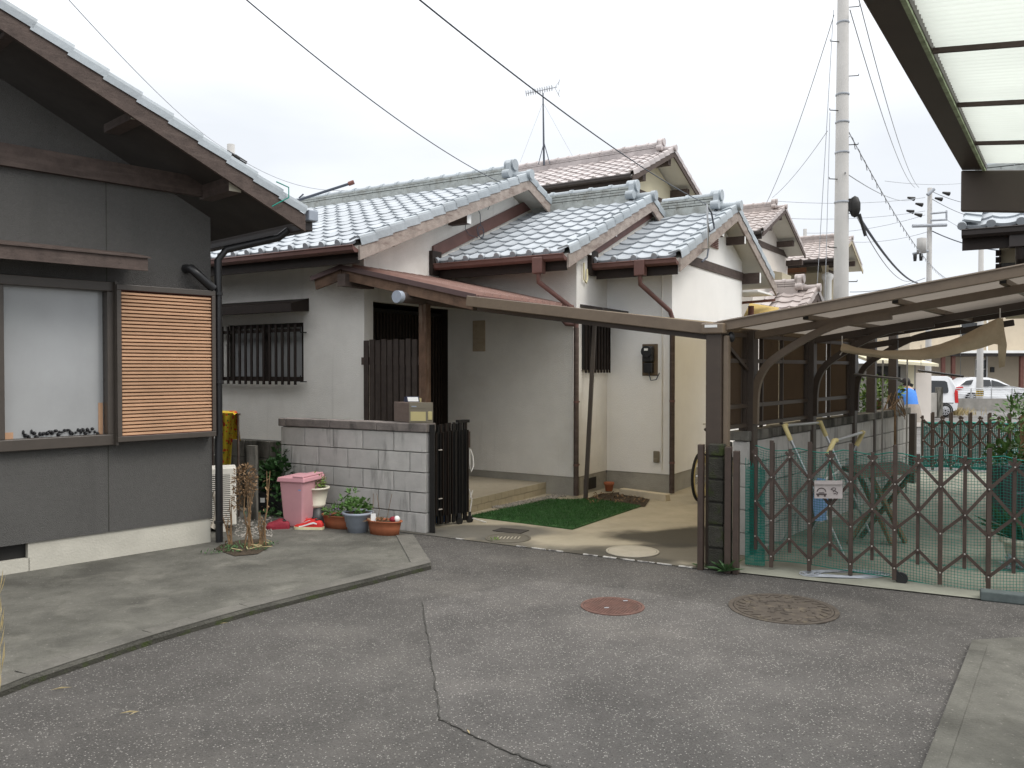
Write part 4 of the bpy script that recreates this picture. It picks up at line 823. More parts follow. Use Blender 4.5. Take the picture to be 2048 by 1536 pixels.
# roof sheet: corrugated
q = MB(); nw = 90; L_ = 3.75
for hh in range(2):
    pass
rows = []
for i in range(nw * 4 + 1):
    t_ = -.70 + L_ * i / (nw * 4); z_ = 2.000 + .007 * math.sin(i * math.pi / 2)
    rows.append([arm(t_, -.05, z_), arm(t_, 1.5, z_), arm(t_, 3.1, z_)])
q.grid(rows); ob('roof_sheet', q, 'polyb', cp_)
q = MB(); q.bar(arm(3.05, -.05, 1.98), arm(3.05, 3.1, 1.98), .05, .08); ob('back_rail', q, 'aludk', cp_)
# curved braces
for t_ in (0, 1.55, 2.97):
    pts = [(.07, -.75), (.08, -.45), (.14, -.28), (.26, -.16), (.55, .02), (.80, .115), (1.15, .16)]
    q = MB()
    pv = [PR(t_) + CA * s_ + UP * (1.90 + z_) - BD * .03 for s_, z_ in pts]
    # smooth and sweep a rectangular section
    fine = []
    for i in range(len(pv) - 1):
        p0, p1, p2, p3 = pv[max(0, i - 1)], pv[i], pv[i + 1], pv[min(len(pv) - 1, i + 2)]
        for k in range(4):
            u_ = k / 4; fine.append(.5 * ((2 * p1) + (p2 - p0) * u_ + (2 * p0 - 5 * p1 + 4 * p2 - p3) * u_ ** 2 + (3 * p1 - p0 - 3 * p2 + p3) * u_ ** 3))
    fine.append(pv[-1]); rings = []
    for i, p in enumerate(fine):
        d = (fine[min(i + 1, len(fine) - 1)] - fine[max(i - 1, 0)]).normalized(); n_ = d.cross(BD).normalized()
        rings.append([p + n_ * .03 - BD * .022, p + n_ * .03 + BD * .022, p - n_ * .03 + BD * .022, p - n_ * .03 - BD * .022, p + n_ * .03 - BD * .022])
    q.grid(rings, False); q.add(rings[0][:4], [(0, 1, 2, 3)]); q.add(rings[-1][:4], [(3, 2, 1, 0)]); ob('brace', q, 'alu' if t_ == 0 else 'aludk', cp_)
# corrugated side fence under the roof
pfn = thing('side_fence', PR(.5, -.02), 'brown corrugated sheet fence standing on the boundary wall', 'fence')
edges = [-.58, -.07, .30, .80, 1.50, 2.2, 2.9, 3.22]
for a_, b_ in zip(edges, edges[1:]):
    n_ = int((b_ - a_) / .008); rows = []
    for i in range(n_ + 1):
        t_ = a_ + .01 + (b_ - a_ - .02) * i / n_; rows.append([PR(t_, -.03 + .006 * math.sin(i * 1.57), 1.12), PR(t_, -.03 + .006 * math.sin(i * 1.57), 1.95)])
    q = MB(); q.grid(rows); ob('sheet_panel', q, 'polyd', pfn)
for z_ in (1.14, 1.31, 1.70, 1.92):
    q = MB(); q.bar(PR(-.6, .0, z_), PR(3.24, .0, z_), .03, .035); ob('rail', q, 'aludk', pfn)
for t_ in edges:
    q = MB(); q.bar(PR(t_, -.002, 1.1), PR(t_, .0, 1.95), .03, .03, CA); ob('stile', q, 'aludk', pfn)
q = MB(); q.bar(PR(-.55, .01, 1.86), PR(-.05, .01, 1.62), .03, .03); ob('diagonal', q, 'aludk', pfn)
q = MB(); q.ob(PR(5.72, .0) - CA * .06, CA * .14, BD * .12, (0, 0, 1.0)); solo('gate_post', q, 'aludk', 'dark post at the far end of the boundary wall', 'post')
# shade cloth hanging under the roof
pp_ = [(1684, 686, 704), (1722, 696, 711), (1760, 701, 716), (1800, 700.5, 719), (1840, 698, 721), (1880, 688, 716), (1920, 673, 706), (1960, 653, 697), (1988, 640, 688), (2003, 634, 690)]
qq = []
for k, (u, v0, v1) in enumerate(pp_):
    a = onpl(u, v0, arm(1.50, 0, 0), CA); b = onpl(u, v1, arm(1.40, 0, 0), CA); r_ = []
    for j in range(6): f = j / 5; r_.append(a.lerp(b, f) - BD * (.05 * math.sin(f * 3.14)) + BD * .02 * math.sin(k * 1.3 + j))
    qq.append(r_)
q = MB(); q.grid(qq)
a = [onpl(u, v, arm(1.45, 0, 0), CA) for u, v in ((1992, 640), (2006, 636), (2014, 690), (2010, 733), (1998, 736), (1996, 690))]
q.grid([[a[0], a[1]], [a[0].lerp(a[5], .5) - BD * .04, a[1].lerp(a[2], .5) - BD * .02], [a[5] - BD * .02, a[2]], [a[4], a[3] - BD * .02]])
tag(ob('shade_cloth', q, 'cloth'), 'tan shade cloth slung in a curve under the carport roof', 'cloth')
q = MB(); 
for u, v, n_ in ((1684, 690, 1), (2000, 636, 0)):
    p = onpl(u, v, arm(1.48, 0, 0), CA); q = MB(); q.tube([p + UP * .09, p, p - UP * .04 + CA * .02, p - UP * .10 - CA * .01 + BD * -.03], .006, 5)
    tag(ob('tie_cord', q, 'rope'), 'pale cord tying the left end of the shade cloth' if n_ else 'pale cord tying the right end of the shade cloth', 'cord')
# laundry poles and their uprights
def between(u0, v0, u1, v1, y0, y1): return aty(u0, v0, y0), aty(u1, v1, y1)
a, b = between(1709, 749, 1803, 758, 9.2, 8.6); q = MB(); q.tube([a, b], .013, 8); lp1 = solo('laundry_pole', q, 'silver', 'silver laundry pole hanging in front of the green shrub', 'pole', 'laundry poles under the carport')
a, b = between(1837, 741, 1926, 753, 9.6, 8.9); q = MB(); q.tube([a, b], .013, 8); solo('laundry_pole', q, 'steel', 'dark laundry pole hanging above the white van', 'pole', 'laundry poles under the carport')
q = MB()
for u, v, y in ((1716, 700, 9.1), (1796, 680, 8.7), (1842, 690, 9.5), (1921, 660, 8.9)):
    p = aty(u, v, y); z2 = {1716: 749.8, 1796: 757.5, 1842: 741.8, 1921: 752.5}[u]; q.tube([p, aty(u, z2, y)], .003, 4)
ob('hanger_wire', q, 'wirel', cp_)
for u, vt, vb, t_, lb in ((1813, 712, 905, 3.9, 'thin grey upright pipe standing in front of the person'), (1764, 720, 940, 3.0, 'thin grey upright pipe by the green shrub')):
    p = onpl(u, vb, PR(t_, .22), BD); zt = onpl(u, vt, PR(t_, .22), BD).z; q = MB(); q.tube([V((p.x, p.y, 0)), V((p.x, p.y, zt))], .011, 8); solo('upright_pipe', q, 'greyw', lb, 'pipe')
q = MB(); a = arm(1.2, 2.02, 1.98); q.tube([a, a - UP * .42], .035, 8).tube([a - UP * .42, a - UP * .63], .022, 8).bar(a - UP * .16, a - UP * .16 + CA * .3, .03, .03); ob('hanging_arm', q, 'blackm', cp_)
# folding X laundry stand with yellow corners
ls = thing('laundry_stand', V((2.75, 7.35, 0)), 'folding silver laundry stand with cream yellow corner caps', 'laundry stand')
def ugrp(t0, t1, f0, f1):
    q = MB()
    q.tube([t0, f0], .013, 8).tube([t1, f1], .013, 8).tube([t0, t1], .013, 8); ob('tube_frame', q, 'silver', ls)
    for t_, f_ in ((t0, f0), (t1, f1)):
        o_ = t1 if t_ is t0 else t0
        q = MB(); q.tube([t_ + (o_ - t_).normalized() * .05, t_ + UP * .008, t_ + (f_ - t_).normalized() * .14], .021, 10); ob('corner_cap', q, 'yellow', ls)
ua0, ua1 = aty(1568, 851, 7.25), aty(1640, 845, 7.9); ub0, ub1 = aty(1669, 882, 6.95), aty(1727, 864, 7.6)
fa0 = onz(1688, 1112); fa1 = fa0 + (ua1 - ua0) * .95; fa1.z = 0; fb0 = onz(1552, 1112); fb1 = fb0 + (ub1 - ub0) * .95; fb1.z = 0
ugrp(ua0, ua1, fa0, fa1); ugrp(ub0, ub1, fb0, fb1)
q = MB(); q.tube([aty(1638, 966, 7.1), aty(1690, 935, 7.7)], .010, 8); ob('cross_rod', q, 'white', ls)
# light-blue cloth on it
rows = []
c0 = aty(1634, 957, 7.15)
for k in range(8):
    z_ = c0.z - k * .052; rows.append([V((c0.x + dx * (1 + .05 * k) - .02 + .006 * math.sin(k + dx * 50), c0.y + .03 * math.sin(dx * 45 + k * .5), z_)) for dx in (0, .018, .036, .054, .072, .09)])
q = MB(); q.grid(rows); solo('towel', q, 'lblue', 'light blue cloth hanging on the laundry stand', 'cloth')
# folding wooden table
tb = thing('folding_table', V((3.4, 8.0, 0)), 'brown folding wooden table with crossed plank legs', 'table')
tz = .74; tp = [onz(1683, 932, tz), onz(1722, 949, tz), onz(1838, 938, tz), onz(1800, 922, tz)]
q = MB(); q.poly(tp, (0, 0, -.035)); ob('table_top', q, 'table', tb, bev=.004)
for (u0, v0), (u1, v1) in (((1825, 945), (1720, 1076)), ((1740, 950), (1812, 1087)), ((1800, 935), (1696, 1088)), ((1716, 945), (1785, 1092))):
    f = onz(u1, v1); tpt = onz(u0, v0, tz - .04); q = MB(); q.bar(f, tpt, .065, .028, CA); ob('leg', q, 'tableg', tb)
q = MB(); q.lathe(onz(1685, 1000), [(.10, 0), (.13, .22), (.14, .23)], 16); solo('green_tub', q, 'leafd', 'dark green tub on the floor behind the laundry stand', 'tub')
# coil of netting on the floor
q = MB(); c0 = onz(1690, 1152)
for k in range(10): q.tube([c0 + V(((.13 + .012 * k) * math.cos(t_) * 1.5, (.07 + .006 * k) * math.sin(t_), .01 + .012 * abs(math.sin(k * 2 + t_ * 2)))) for t_ in [6.2832 * j / 20 for j in range(21)]], .004, 4)
solo('net_coil', q, 'wirel', 'coiled grey-green netting on the floor behind the near gate', 'net')
# stone kerb piece at the gate bottom right
q = MB(); p, r_ = onz(1960, 1198), onz(2090, 1212); q.bar(p + UP * .035, r_ + UP * .035, .10, .07); solo('stone_stop', q, 'stoned', 'grey stone block lying under the near gate', 'stone', bev=.01)

# ================================================================== OVERHEAD CARPORT (top right)
E0 = V((2.05, 3.80, 0)); RB = V((.563, .826, 0)); RA = V((.826, -.563, 0)); RS = -.125
def OV(t_, s_, z_): return E0 - RB * t_ + RA * s_ + UP * (z_ + RS * s_)
oc = thing('carport', E0 + RA * 2.4, 'overhead carport of white translucent corrugated sheets with dark rim', 'carport')
q = MB(); q.ob(OV(0, 0, 2.345), RA * 2.5 + UP * RS * 2.5, -RB * .03, (0, 0, .185)); ob('end_beam', q, 'aludk', oc, bev=.006)
q = MB(); q.ob(OV(-.0, .0, 2.535), RA * .10 + UP * RS * .1, -RB * 3.4, (0, 0, .09)); ob('rim_beam', q, 'aludk', oc, bev=.004)
q = MB(); q.ob(OV(-.0, .085, 2.524), RA * .012, -RB * 3.4, (0, 0, .014)); ob('rim_seal', q, 'moss', oc)
q = MB(); q.ob(OV(0, 2.5, 2.345), RA * .1, -RB * 3.4, (0, 0, .12)); ob('low_beam', q, 'aludk', oc)
for k, t_ in enumerate((.52, 1.10, 1.68, 2.26, 2.84)):
    q = MB(); q.ob(OV(t_, .1, 2.53), RA * 2.4 + UP * RS * 2.4, -RB * .009, (0, 0, .015)); o = ob('sheet_bar', q, 'wooddk', oc)
edges = (.03, .52, 1.10, 1.68, 2.26, 2.84, 3.38)
for a_, b_ in zip(edges, edges[1:]):
    n_ = int((b_ - a_) / .008); rows = []
    for i in range(n_ + 1):
        t_ = a_ + (b_ - a_) * i / n_; z_ = 2.568 + .014 * math.sin(i * math.pi / 2); rows.append([OV(t_, .06, z_), OV(t_, 2.5, z_)])
    q = MB(); q.grid(rows); ob('roof_sheet', q, 'poly', oc)
for t_ in (.2, 3.0):
    q = MB(); q.ob(OV(t_, 2.55, 2.3) * 1 - UP * (OV(t_, 2.55, 2.3).z), RA * .1, -RB * .1, (0, 0, 2.1)); ob('post', q, 'aludk', oc)

# ================================================================== HOUSE AT THE RIGHT EDGE (upper part)
hr = aty(1998, 520, 8.6); TRd = dirv(122); TBk = V((-TRd.y, TRd.x, 0)); hb = V((hr.x, hr.y, 0))
def PH(a, b, z=0): return hb + TRd * a + TBk * b + UP * z
H5 = thing('tiled_house', PH(1.5, 1, 0), 'grey tiled house corner with gutter at the right edge', 'house')
q = MB(); q.ob(PH(0, 0, 2.30), TRd * 4, TBk * 3, (0, 0, .70)).ob(PH(1.3, 0.02, 0), TRd * 2.7, TBk * 3, (0, 0, 2.3)); ob('wall', q, 'house4', H5)
q = MB(); q.ob(PH(.02, -.02, 2.30), TRd * 4, TBk * .02, (0, 0, .42)); ob('wall_cladding', q, 'siding', H5)
for k in range(8):
    q = MB(); q.ob(PH(-.03, -.03, 2.31 + k * .07), TRd * .05, TBk * .06, (0, 0, .055)); ob('corner_trim', q, 'woodblk', H5)
gable_roof(H5, PH, -.30, 3.0, -.62, 1.6, 3.0, 3.045, .42, 'soffd', indiv=False, left_end=True, drop=.04, fw=.05, gmat='gutdk', oni=False, courses=2)
q = MB(); hc = PH(.19, -.66, 2.93); q.ob(hc - TRd * .09 - UP * .13, TRd * .18, TBk * .12, (0, 0, .15)).tube([hc - UP * .12 + TBk * .06, hc - UP * .22 + TBk * .08, hc - UP * .3 + TBk * .3, hc - UP * .62 + TBk * .6], .04, 10); ob('downpipe', q, 'gutdk', H5, bev=.006)

# ================================================================== HOUSES BEHIND
def far_house(name, label, u, v, Y, th, r_verge, over, wallm, roofm, fasc, eave_pt, apex_pt, right_pt, ridge_left, wall_right, left_len, tw=.28, fw=.13, rid_t=None, zlow=-.6, beam=True, extra=None, courses=3, gut='gutdk'):
    Aa = V((math.cos(math.radians(th)), -math.sin(math.radians(th)), 0)); Bb = V((math.sin(math.radians(th)), math.cos(math.radians(th)), 0))
    c = aty(u, v, Y); O = V((c.x, c.y, 0))
    def Pf(a, b, z=0): return O + Aa * a + Bb * b + UP * z
    def ab(p): d = p - O; return d.dot(Aa), d.dot(Bb), p.z
    vo = O + Aa * over; e = ab(onpl(*eave_pt, vo, Bb)); ax = ab(onpl(*apex_pt, vo, Bb)); rt = ab(onpl(*right_pt, vo, Bb))
    slp = (ax[2] - e[2]) / (ax[1] - e[1]); br = ax[1]; bf = max(rt[1], br + .4)
    wr = ab(onpl(*wall_right, O, Bb))[1]
    h = thing(name, V((O.x, O.y, zlow)), label, 'house')
    q = MB(); zt = e[2] - .12
    q.ob(Pf(-left_len, 0, zlow), Aa * left_len, Bb * max(wr, 1), (0, 0, zt - zlow))
    q.poly([Pf(0, 0, zt), Pf(0, wr, zt), Pf(0, wr, zt + slp * max(0, (min(wr, 2 * br - wr) ))), Pf(0, br, ax[2] - .16)] if wr > br else [Pf(0, 0, zt), Pf(0, wr, zt), Pf(0, wr, ax[2] - .3)], Aa * -.2)
    ob('wall', q, wallm, h)
    gable_roof(h, Pf, -left_len - .4, over, e[1], br, bf, e[2], slp, 'soffw', roofm, roofm, roofm, fasc, indiv=False, tw=tw, fw=fw, gmat=gut, courses=courses, oni=True, ridge_r=.08)
    if beam:
        q = MB(); q.ob(Pf(.002, 0.02, zt - .08), Aa * .03, Bb * (wr - .02), (0, 0, .17)); ob('gable_beam', q, 'wooddk', h)
    for b_, dz in ((.1, 0), (br, 0), ((br + wr) / 2 + .1, 0), (wr - .1, 0))[:2 if name == 'brown_house' else 4]:
        zz = ax[2] - slp * abs(b_ - br) - .36; q = MB(); q.ob(Pf(0, b_ - .08, zz), Aa * (over - .12), Bb * .16, (0, 0, .17)); ob('purlin_end', q, 'wooddk', h)
    print('FAR', name, 'slope %.2f eave z %.2f apex z %.2f b %.2f..%.2f..%.2f wr %.2f' % (slp, e[2], ax[2], e[1], br, bf, wr))
    return h, Pf
HB, P2h = far_house('cream_house', 'cream two-storey house with brown-grey tiles and roof aerial', 1248, 362, 18.0, 33.5, 0, .55, 'house2', 'tile2', 'wooddk', (1267, 344), (1349, 297), (1412, 398), 0, (1372, 380), 9)
HC, P3h = far_house('pink_house', 'pale pink-white house with brown tiled gable in front of the brick-coloured one', 1506, 470, 24.0, 33.5, 0, .62, 'house3', 'tile3', 'wooddk', (1527, 459), (1571, 414), (1612, 495), 0, (1575, 500), 6, gut='gutdk')
HD, P4h = far_house('brown_house', 'beige and brown sided house partly behind the utility pole', 1657, 524, 30.0, 33.5, 0, 1.0, 'house4', 'tile3', 'house4', (1676, 514), (1704, 476), (1727, 544), 0, (1689, 520), 7)
q = MB()
for k in range(22): q.ob(P4h(-6, -.03, 1.2 + k * .19), A * 5.2, B * .02, (0, 0, .17))
# lower half clad in boards
ob('board_siding', q, 'brick', HD, kind='stuff')
q = MB(); a = aty(1578, 560, 29.6); q.ob(P4h(-4.6, -.10, 3.4), A * 1.9, B * .1, (0, 0, 1.3)); w4 = ob('window', q, 'steel', HD)
q = MB(); q.ob(P4h(-4.5, -.115, 3.5), A * 1.7, B * .01, (0, 0, 1.1)); ob('pane', q, 'glass', w4)
q = MB(); q.poly([P4h(-4.9, 0, 4.95), P4h(-4.9, -.5, 4.85), P4h(-4.9, -.5, 4.72), P4h(-4.9, 0, 4.8)], A * 2.6); ob('window_awning', q, 'wooddk', HD)
q = MB(); p = aty(1655, 556, 29.5); q.lathe(V((p.x, p.y, p.z - 5)), [(.14, 0), (.14, 4.9), (.2, 5.0), (.2, 5.12), (.05, 5.2)], 12); solo('vent_stack', q, 'white', 'white vent stack on the brown-sided house beside the utility pole', 'vent')
q = MB(); q.poly([P3h(.0, 1.2, 4.62), P3h(.5, 1.2, 4.5), P3h(.5, 1.2, 4.3), P3h(0, 1.2, 4.2)], B * 1.1); ob('small_awning', q, 'house4', HC)
# small lower tiled roof and yellow sheet between the houses
ca = aty(1530, 640, 15.0)
HS = thing('tiled_shed', V((ca.x, ca.y, 0)), 'low brown tiled shed roof behind the white gable wall', 'shed')
A5 = V((math.cos(.58), -math.sin(.58), 0)); B5 = V((math.sin(.58), math.cos(.58), 0))
def PS(a, b, z=0): return V((ca.x, ca.y, 0)) + A5 * a + B5 * b + UP * z
q = MB(); q.ob(PS(0, .1, 0), A5 * .6, B5 * .9, (0, 0, 2.35)); ob('wall', q, 'house4', HS)
gable_roof(HS, PS, -.05, .78, -.35, .60, 1.2, 2.62, .50, 'soffd', 'tile3', 'tile3', 'tile3', 'wooddk', indiv=False, left_end=True, tw=.26, gut=False, courses=3)
q = MB(); a = aty(1500, 606, 14.5); q.poly([a, a + A5 * .5 - UP * .1, a + A5 * .5 - UP * .4 - B5 * .5, a - UP * .35 - B5 * .5], B5 * .02); solo('yellow_sheet', q, 'yel2', 'yellowed sheet roof scrap beside the low shed roof', 'sheet')
q = MB(); p = aty(1502, 612, 14.2); q.tube([p, p - UP * 1.2], .05, 8).bar(p + V((-.2, 0, .05)), p + V((.4, 0, .1)), .1, .04); solo('drain_pipe', q, 'rust', 'red-brown drain pipe behind the white gable wall', 'pipe')
# aerial on the cream house
zb = aty(1088, 322, 20.5); an = thing('roof_aerial', zb, 'thin television aerial on the cream house ridge', 'aerial')
top = aty(1086, 186, 20.5); q = MB(); q.tube([zb - UP * .1, top], [.03, .018], 6); ob('mast', q, 'wire', an)
q = MB()
for dx in (-.14, 0, .14): q.tube([zb + V((0, 0, .45)), zb + V((dx, -.1, -.1))], .012, 4)
ob('mast_leg', q, 'wire', an)
bm = MB(); a, b = aty(1053, 187, 20.8), aty(1114, 174, 20.2); bm.tube([a, b], .012, 5)
for k in range(12): c = a.lerp(b, k / 13); bm.tube([c - V((.0, .22, 0)) - V((0.03, 0, 0)), c + V((.0, .22, 0))], .006, 4); bm.tube([c - UP * .06, c + UP * .06], .006, 4)
for dz in (-.12, .12): c = a.lerp(b, .93); bm.tube([c, c + V((.12, .1, dz * 1.6))], .008, 4); bm.tube([c + V((.1, -.2, dz)), c + V((.1, .2, dz))], .006, 4)
ob('aerial_boom', bm, 'wirel', an)
for i_, (u, v) in enumerate(((1040, 325), (1145, 312))):
    q = MB(); q.tube([aty(1086, 205, 20.5), aty(u, v, 20.2)], .004, 4); ob('guy_wire', q, 'wirel', an)
# pole lying on the first roof
q = MB(); q.tube([aty(588, 403, 13.2), aty(700, 367, 12.9)], .022, 8).tube([aty(598, 396, 13.2), aty(607, 388, 13.2)], .012, 6); rl = thing('roof_pole', aty(588, 403, 13.2), 'dark pole with red tip leaning over the main tiled roof ridge', 'pole'); ob('shaft', q, 'wire', rl)
q = MB(); q.tube([aty(697, 368, 12.9), aty(708, 364, 12.9)], .035, 8); ob('tip', q, 'rust', rl)

# ================================================================== UTILITY POLES AND CABLES
def upole(name, label, u, vb, Y, r0, r1, ztop, pegs=True, grp='concrete utility poles', extra=None):
    p = aty(u, vb, Y); zb_ = gz(Y); o = thing(name, V((p.x, p.y, zb_)), label, 'utility pole', grp)
    q = MB(); q.lathe(V((p.x, p.y, 0)), [(r0, zb_), (r1, ztop), (.01, ztop + .02)], 20); ob('shaft', q, 'concpole', o)
    return o, V((p.x, p.y, 0))
UPo, up_ = upole('utility_pole', 'tall near concrete utility pole rising out of the picture', 1682, 590, 15.2, .150, .085, 10.5)
z0_ = 1.63
for k in range(13):
    zz = 2.6 + k * .62; sgn = 1 if k % 2 else -1; q = MB(); q.tube([up_ + V((sgn * .09, -.05, zz)), up_ + V((sgn * .26, -.08, zz)), up_ + V((sgn * .26, -.08, zz + .03))], .009, 5); ob('climbing_peg', q, 'blackm', UPo)
for zz in (4.65, 5.55, 6.1, 6.6, 7.9, 8.4):
    rr = .150 - (.065) * zz / 10.5 + .004; q = MB(); q.lathe(up_, [(rr, zz), (rr + .008, zz + .01), (rr + .008, zz + .03), (rr, zz + .04)], 20); ob('band', q, 'wirel', UPo)
q = MB(); q.ball(up_ + V((.22, -.05, 4.58)), .11, .10, .2, 8, 5).ob(up_ + V((.1, -.1, 4.5)), (.12, 0, 0), (0, .1, 0), (0, 0, .22)).tube([up_ + V((.3, -.05, 4.45)), up_ + V((.42, -.05, 4.05))], .03, 6); ob('cable_joint', q, 'blackm', UPo)
q = MB(); q.ob(up_ + V((-.36, -.12, 9.2)), (.22, 0, 0), (0, .2, 0), (0, 0, .3)); ob('bracket', q, 'rust', UPo)
FPo, fp_ = upole('utility_pole', 'distant utility pole carrying a transformer and crossarms', 1858, 560, 46, .17, .12, aty(1853, 376, 46).z)
zt_ = aty(1853, 376, 46).z
q = MB()
for u0, v0, u1, v1, ww in ((1825, 452, 1893, 450, .10), (1862, 427, 1894, 424, .06), (1862, 441, 1894, 439, .06), (1855, 390, 1868, 378, .10), (1826, 508, 1856, 502, .08)): q.tube([aty(u0, v0, 45.7), aty(u1, v1, 45.7)], ww, 6)
q.tube([aty(1893, 421, 45.7), aty(1893, 441, 45.7)], .05, 6); ob('crossarm', q, 'wirel', FPo)
q = MB(); p = aty(1843, 506, 45.5); q.lathe(p, [(.01, -.02), (.24, 0), (.24, .8), (.01, .85)], 14); ob('transformer', q, 'concpole', FPo)
for u, v in ((1830, 515), (1842, 514)): q = MB(); q.lathe(aty(u, v, 45.5), [(.08, -.2), (.1, 0), (.1, .15), (.03, .2)], 8); ob('insulator', q, 'blackm', FPo)
for u, v in ((1822, 396), (1838, 408), (1820, 422), (1836, 429), (1892, 386), (1877, 397)): q = MB(); q.tube([aty(u - 7, v - 1, 45.7), aty(u + 7, v + 2, 45.7)], [.05, .12], 6); ob('insulator', q, 'blackm', FPo)
YP, yp_ = upole('utility_pole', 'distant utility pole with yellow striped band in front of the beige building', 1959, 819, 43, .17, .11, 9.6)
q = MB(); zb_ = gz(43); q.lathe(yp_, [(.176, zb_ + .72), (.176, zb_ + 1.0)], 18); yb = ob('warning_band', q, 'yband', YP)
for k in range(7):
    q = MB(); an_ = math.pi + .2 + k * .42; c_ = yp_ + V((math.cos(an_) * .178, math.sin(an_) * .178, zb_ + .74)); q.ob(c_, (-math.sin(an_) * .04, math.cos(an_) * .04, 0), (math.cos(an_) * .002, math.sin(an_) * .002, 0), (0, 0, .24)); ob('band_stripe', q, 'blackm', yb)
upole('utility_pole', 'small far utility pole top above the brown-sided house roof', 1610, 470, 55, .16, .12, aty(1610, 458, 55).z)
o, p = upole('utility_pole', 'far pole top showing over the grey house roof', 462, 330, 34, .17, .15, aty(462, 289, 34).z)
q = MB(); q.tube([aty(455, 302, 33.8), aty(470, 312, 33.8)], .06, 6).tube([aty(470, 312, 33.8), aty(492, 326, 33.8)], .09, 6); ob('insulator', q, 'blackm', o)
def cable(pts, r, label, m='wire'):
    q = MB(); q.tube(pts, r, 5, False); return tag(ob('overhead_cable', q, m), label, 'cable', 'overhead cables')
A3 = P(3.10, 4.15, 3.95)
cable(sag(aty(825, -12, 5.0), aty(1412, 408, 12.0), .10, 24), .006, 'thick cable from top left centre down to the third gable', 'wire')
cable(sag(aty(470, -20, 6), aty(1003, 366, 11.6), .12, 30), .0055, 'twisted cable ending at the first white gable')
cable(sag(aty(120, -20, 12), aty(470, 308, 33), .3, 20), .008, 'thin cable crossing the sky above the grey house', 'wirel')
top_ = up_ + V((-.1, -.1, 0)); 
for i, (u0, v0, y0, u1, v1, y1, sg_, r_, mm, lb) in enumerate((
    (1668, 30, 15, 1530, 412, 24, .25, .008, 'wirel', 'pale wire from the near pole to the pink house ridge'),
    (1655, 262, 15, 1545, 395, 24, .1, .006, 'wirel', 'thin stay wire left of the near pole'),
    (1667, 20, 14.9, 1632, 610, 15.5, .05, .006, 'wirel', 'slack wire hanging left beside the near pole'),
    (1660, 225, 14.9, 1650, 600, 15.0, .03, .006, 'wirel', 'second slack wire hanging close to the near pole'),
    (1698, 265, 15.2, 1900, 560, 40, .5, .010, 'wirel', 'looped spiral cable running right from the near pole'),
    (1700, 405, 15.2, 1835, 566, 34, .3, .030, 'wire', 'thick black cable running down right from the near pole joint'),
    (1702, 410, 15.2, 1826, 560, 33, .5, .010, 'wirel', 'thin cable below the thick black one'),
    (1690, 345, 15, 1832, 396, 45, .3, .010, 'wirel', 'thin cable from the near pole to the far pole top'),
    (1550, 402, 40, 1850, 395, 46, .2, .014, 'wirel', 'long level cable to the far pole, upper'),
    (1560, 436, 40, 1850, 422, 46, .2, .014, 'wirel', 'long level cable to the far pole, middle'),
    (1612, 466, 54, 1850, 430, 46, .3, .014, 'wirel', 'long level cable to the far pole, lower'),
    (1700, 484, 45, 1860, 462, 46, .2, .014, 'wirel', 'cable under the crossarm from behind the brown house'),
    (1862, 382, 46, 1985, 408, 60, .3, .016, 'wire', 'cable leaving the far pole to the right, top'),
    (1864, 398, 46, 1990, 440, 60, .3, .016, 'wire', 'cable leaving the far pole to the right, second'),
    (1864, 462, 46, 2010, 502, 44, .2, .03, 'wire', 'thick cable leaving the far pole to the right'),
    (1894, 440, 46, 2000, 480, 50, .2, .012, 'wirel', 'thin cable right of the far pole, lowest'),
    (1770, 362, 30, 1930, 366, 40, .1, .010, 'wirel', 'short level cable above the far pole'),
    (1700, 584, 40, 1850, 556, 46, .2, .016, 'wire', 'low cable just above the carport roof'),
    (1700, 20, 14.9, 1830, 375, 45.5, .6, .010, 'wirel', 'long drooping wire from the near pole top'),
    (1718, 0, 14.9, 1838, 375, 45.5, .6, .010, 'wirel', 'twin drooping wire beside the long one'),
    (480, 318, 33, 700, 380, 36, .4, .012, 'wirel', 'thin cable passing behind the main roof'))):
    cable(sag(aty(u0, v0, y0), aty(u1, v1, y1), sg_, 16), r_, lb, mm)
q = MB(); a, b = aty(1700, 268, 15.1), aty(1900, 560, 39.8); n = 220
q.tube([a.lerp(b, i / n) - UP * .5 * 4 * (i / n) * (1 - i / n) + V((0, math.cos(i * 1.1) * .03, math.sin(i * 1.1) * .05 - .04)) for i in range(n + 1)], .008, 4, False); tag(ob('spiral_hanger', q, 'wirel'), 'spiral hanger wire wrapped round the looped cable', 'cable')
# small mast on the third gable
q = MB(); a = onpl(1414, 412, P(3.2, 0), B); b = onpl(1417, 497, P(3.2, 0), B); q.tube([b - A * .3, b, a, a + V((0, 0, .02))], .014, 8); ms = thing('cable_mast', b, 'thin service mast with cables fixed on the third gable', 'mast'); ob('mast_tube', q, 'silver', ms)
q = MB(); q.tube([a, a + B * .18 - UP * .06, a + B * .30 - UP * .25, a + B * .1 - UP * .32, a + B * .02 - UP * .2], .012, 6); ob('service_cable', q, 'wire', ms); q = MB(); q.tube([b - UP * .0, b - UP * .12 - B * .05, b - UP * .2 - B * .25], .012, 6); ob('service_cable', q, 'wire', ms)

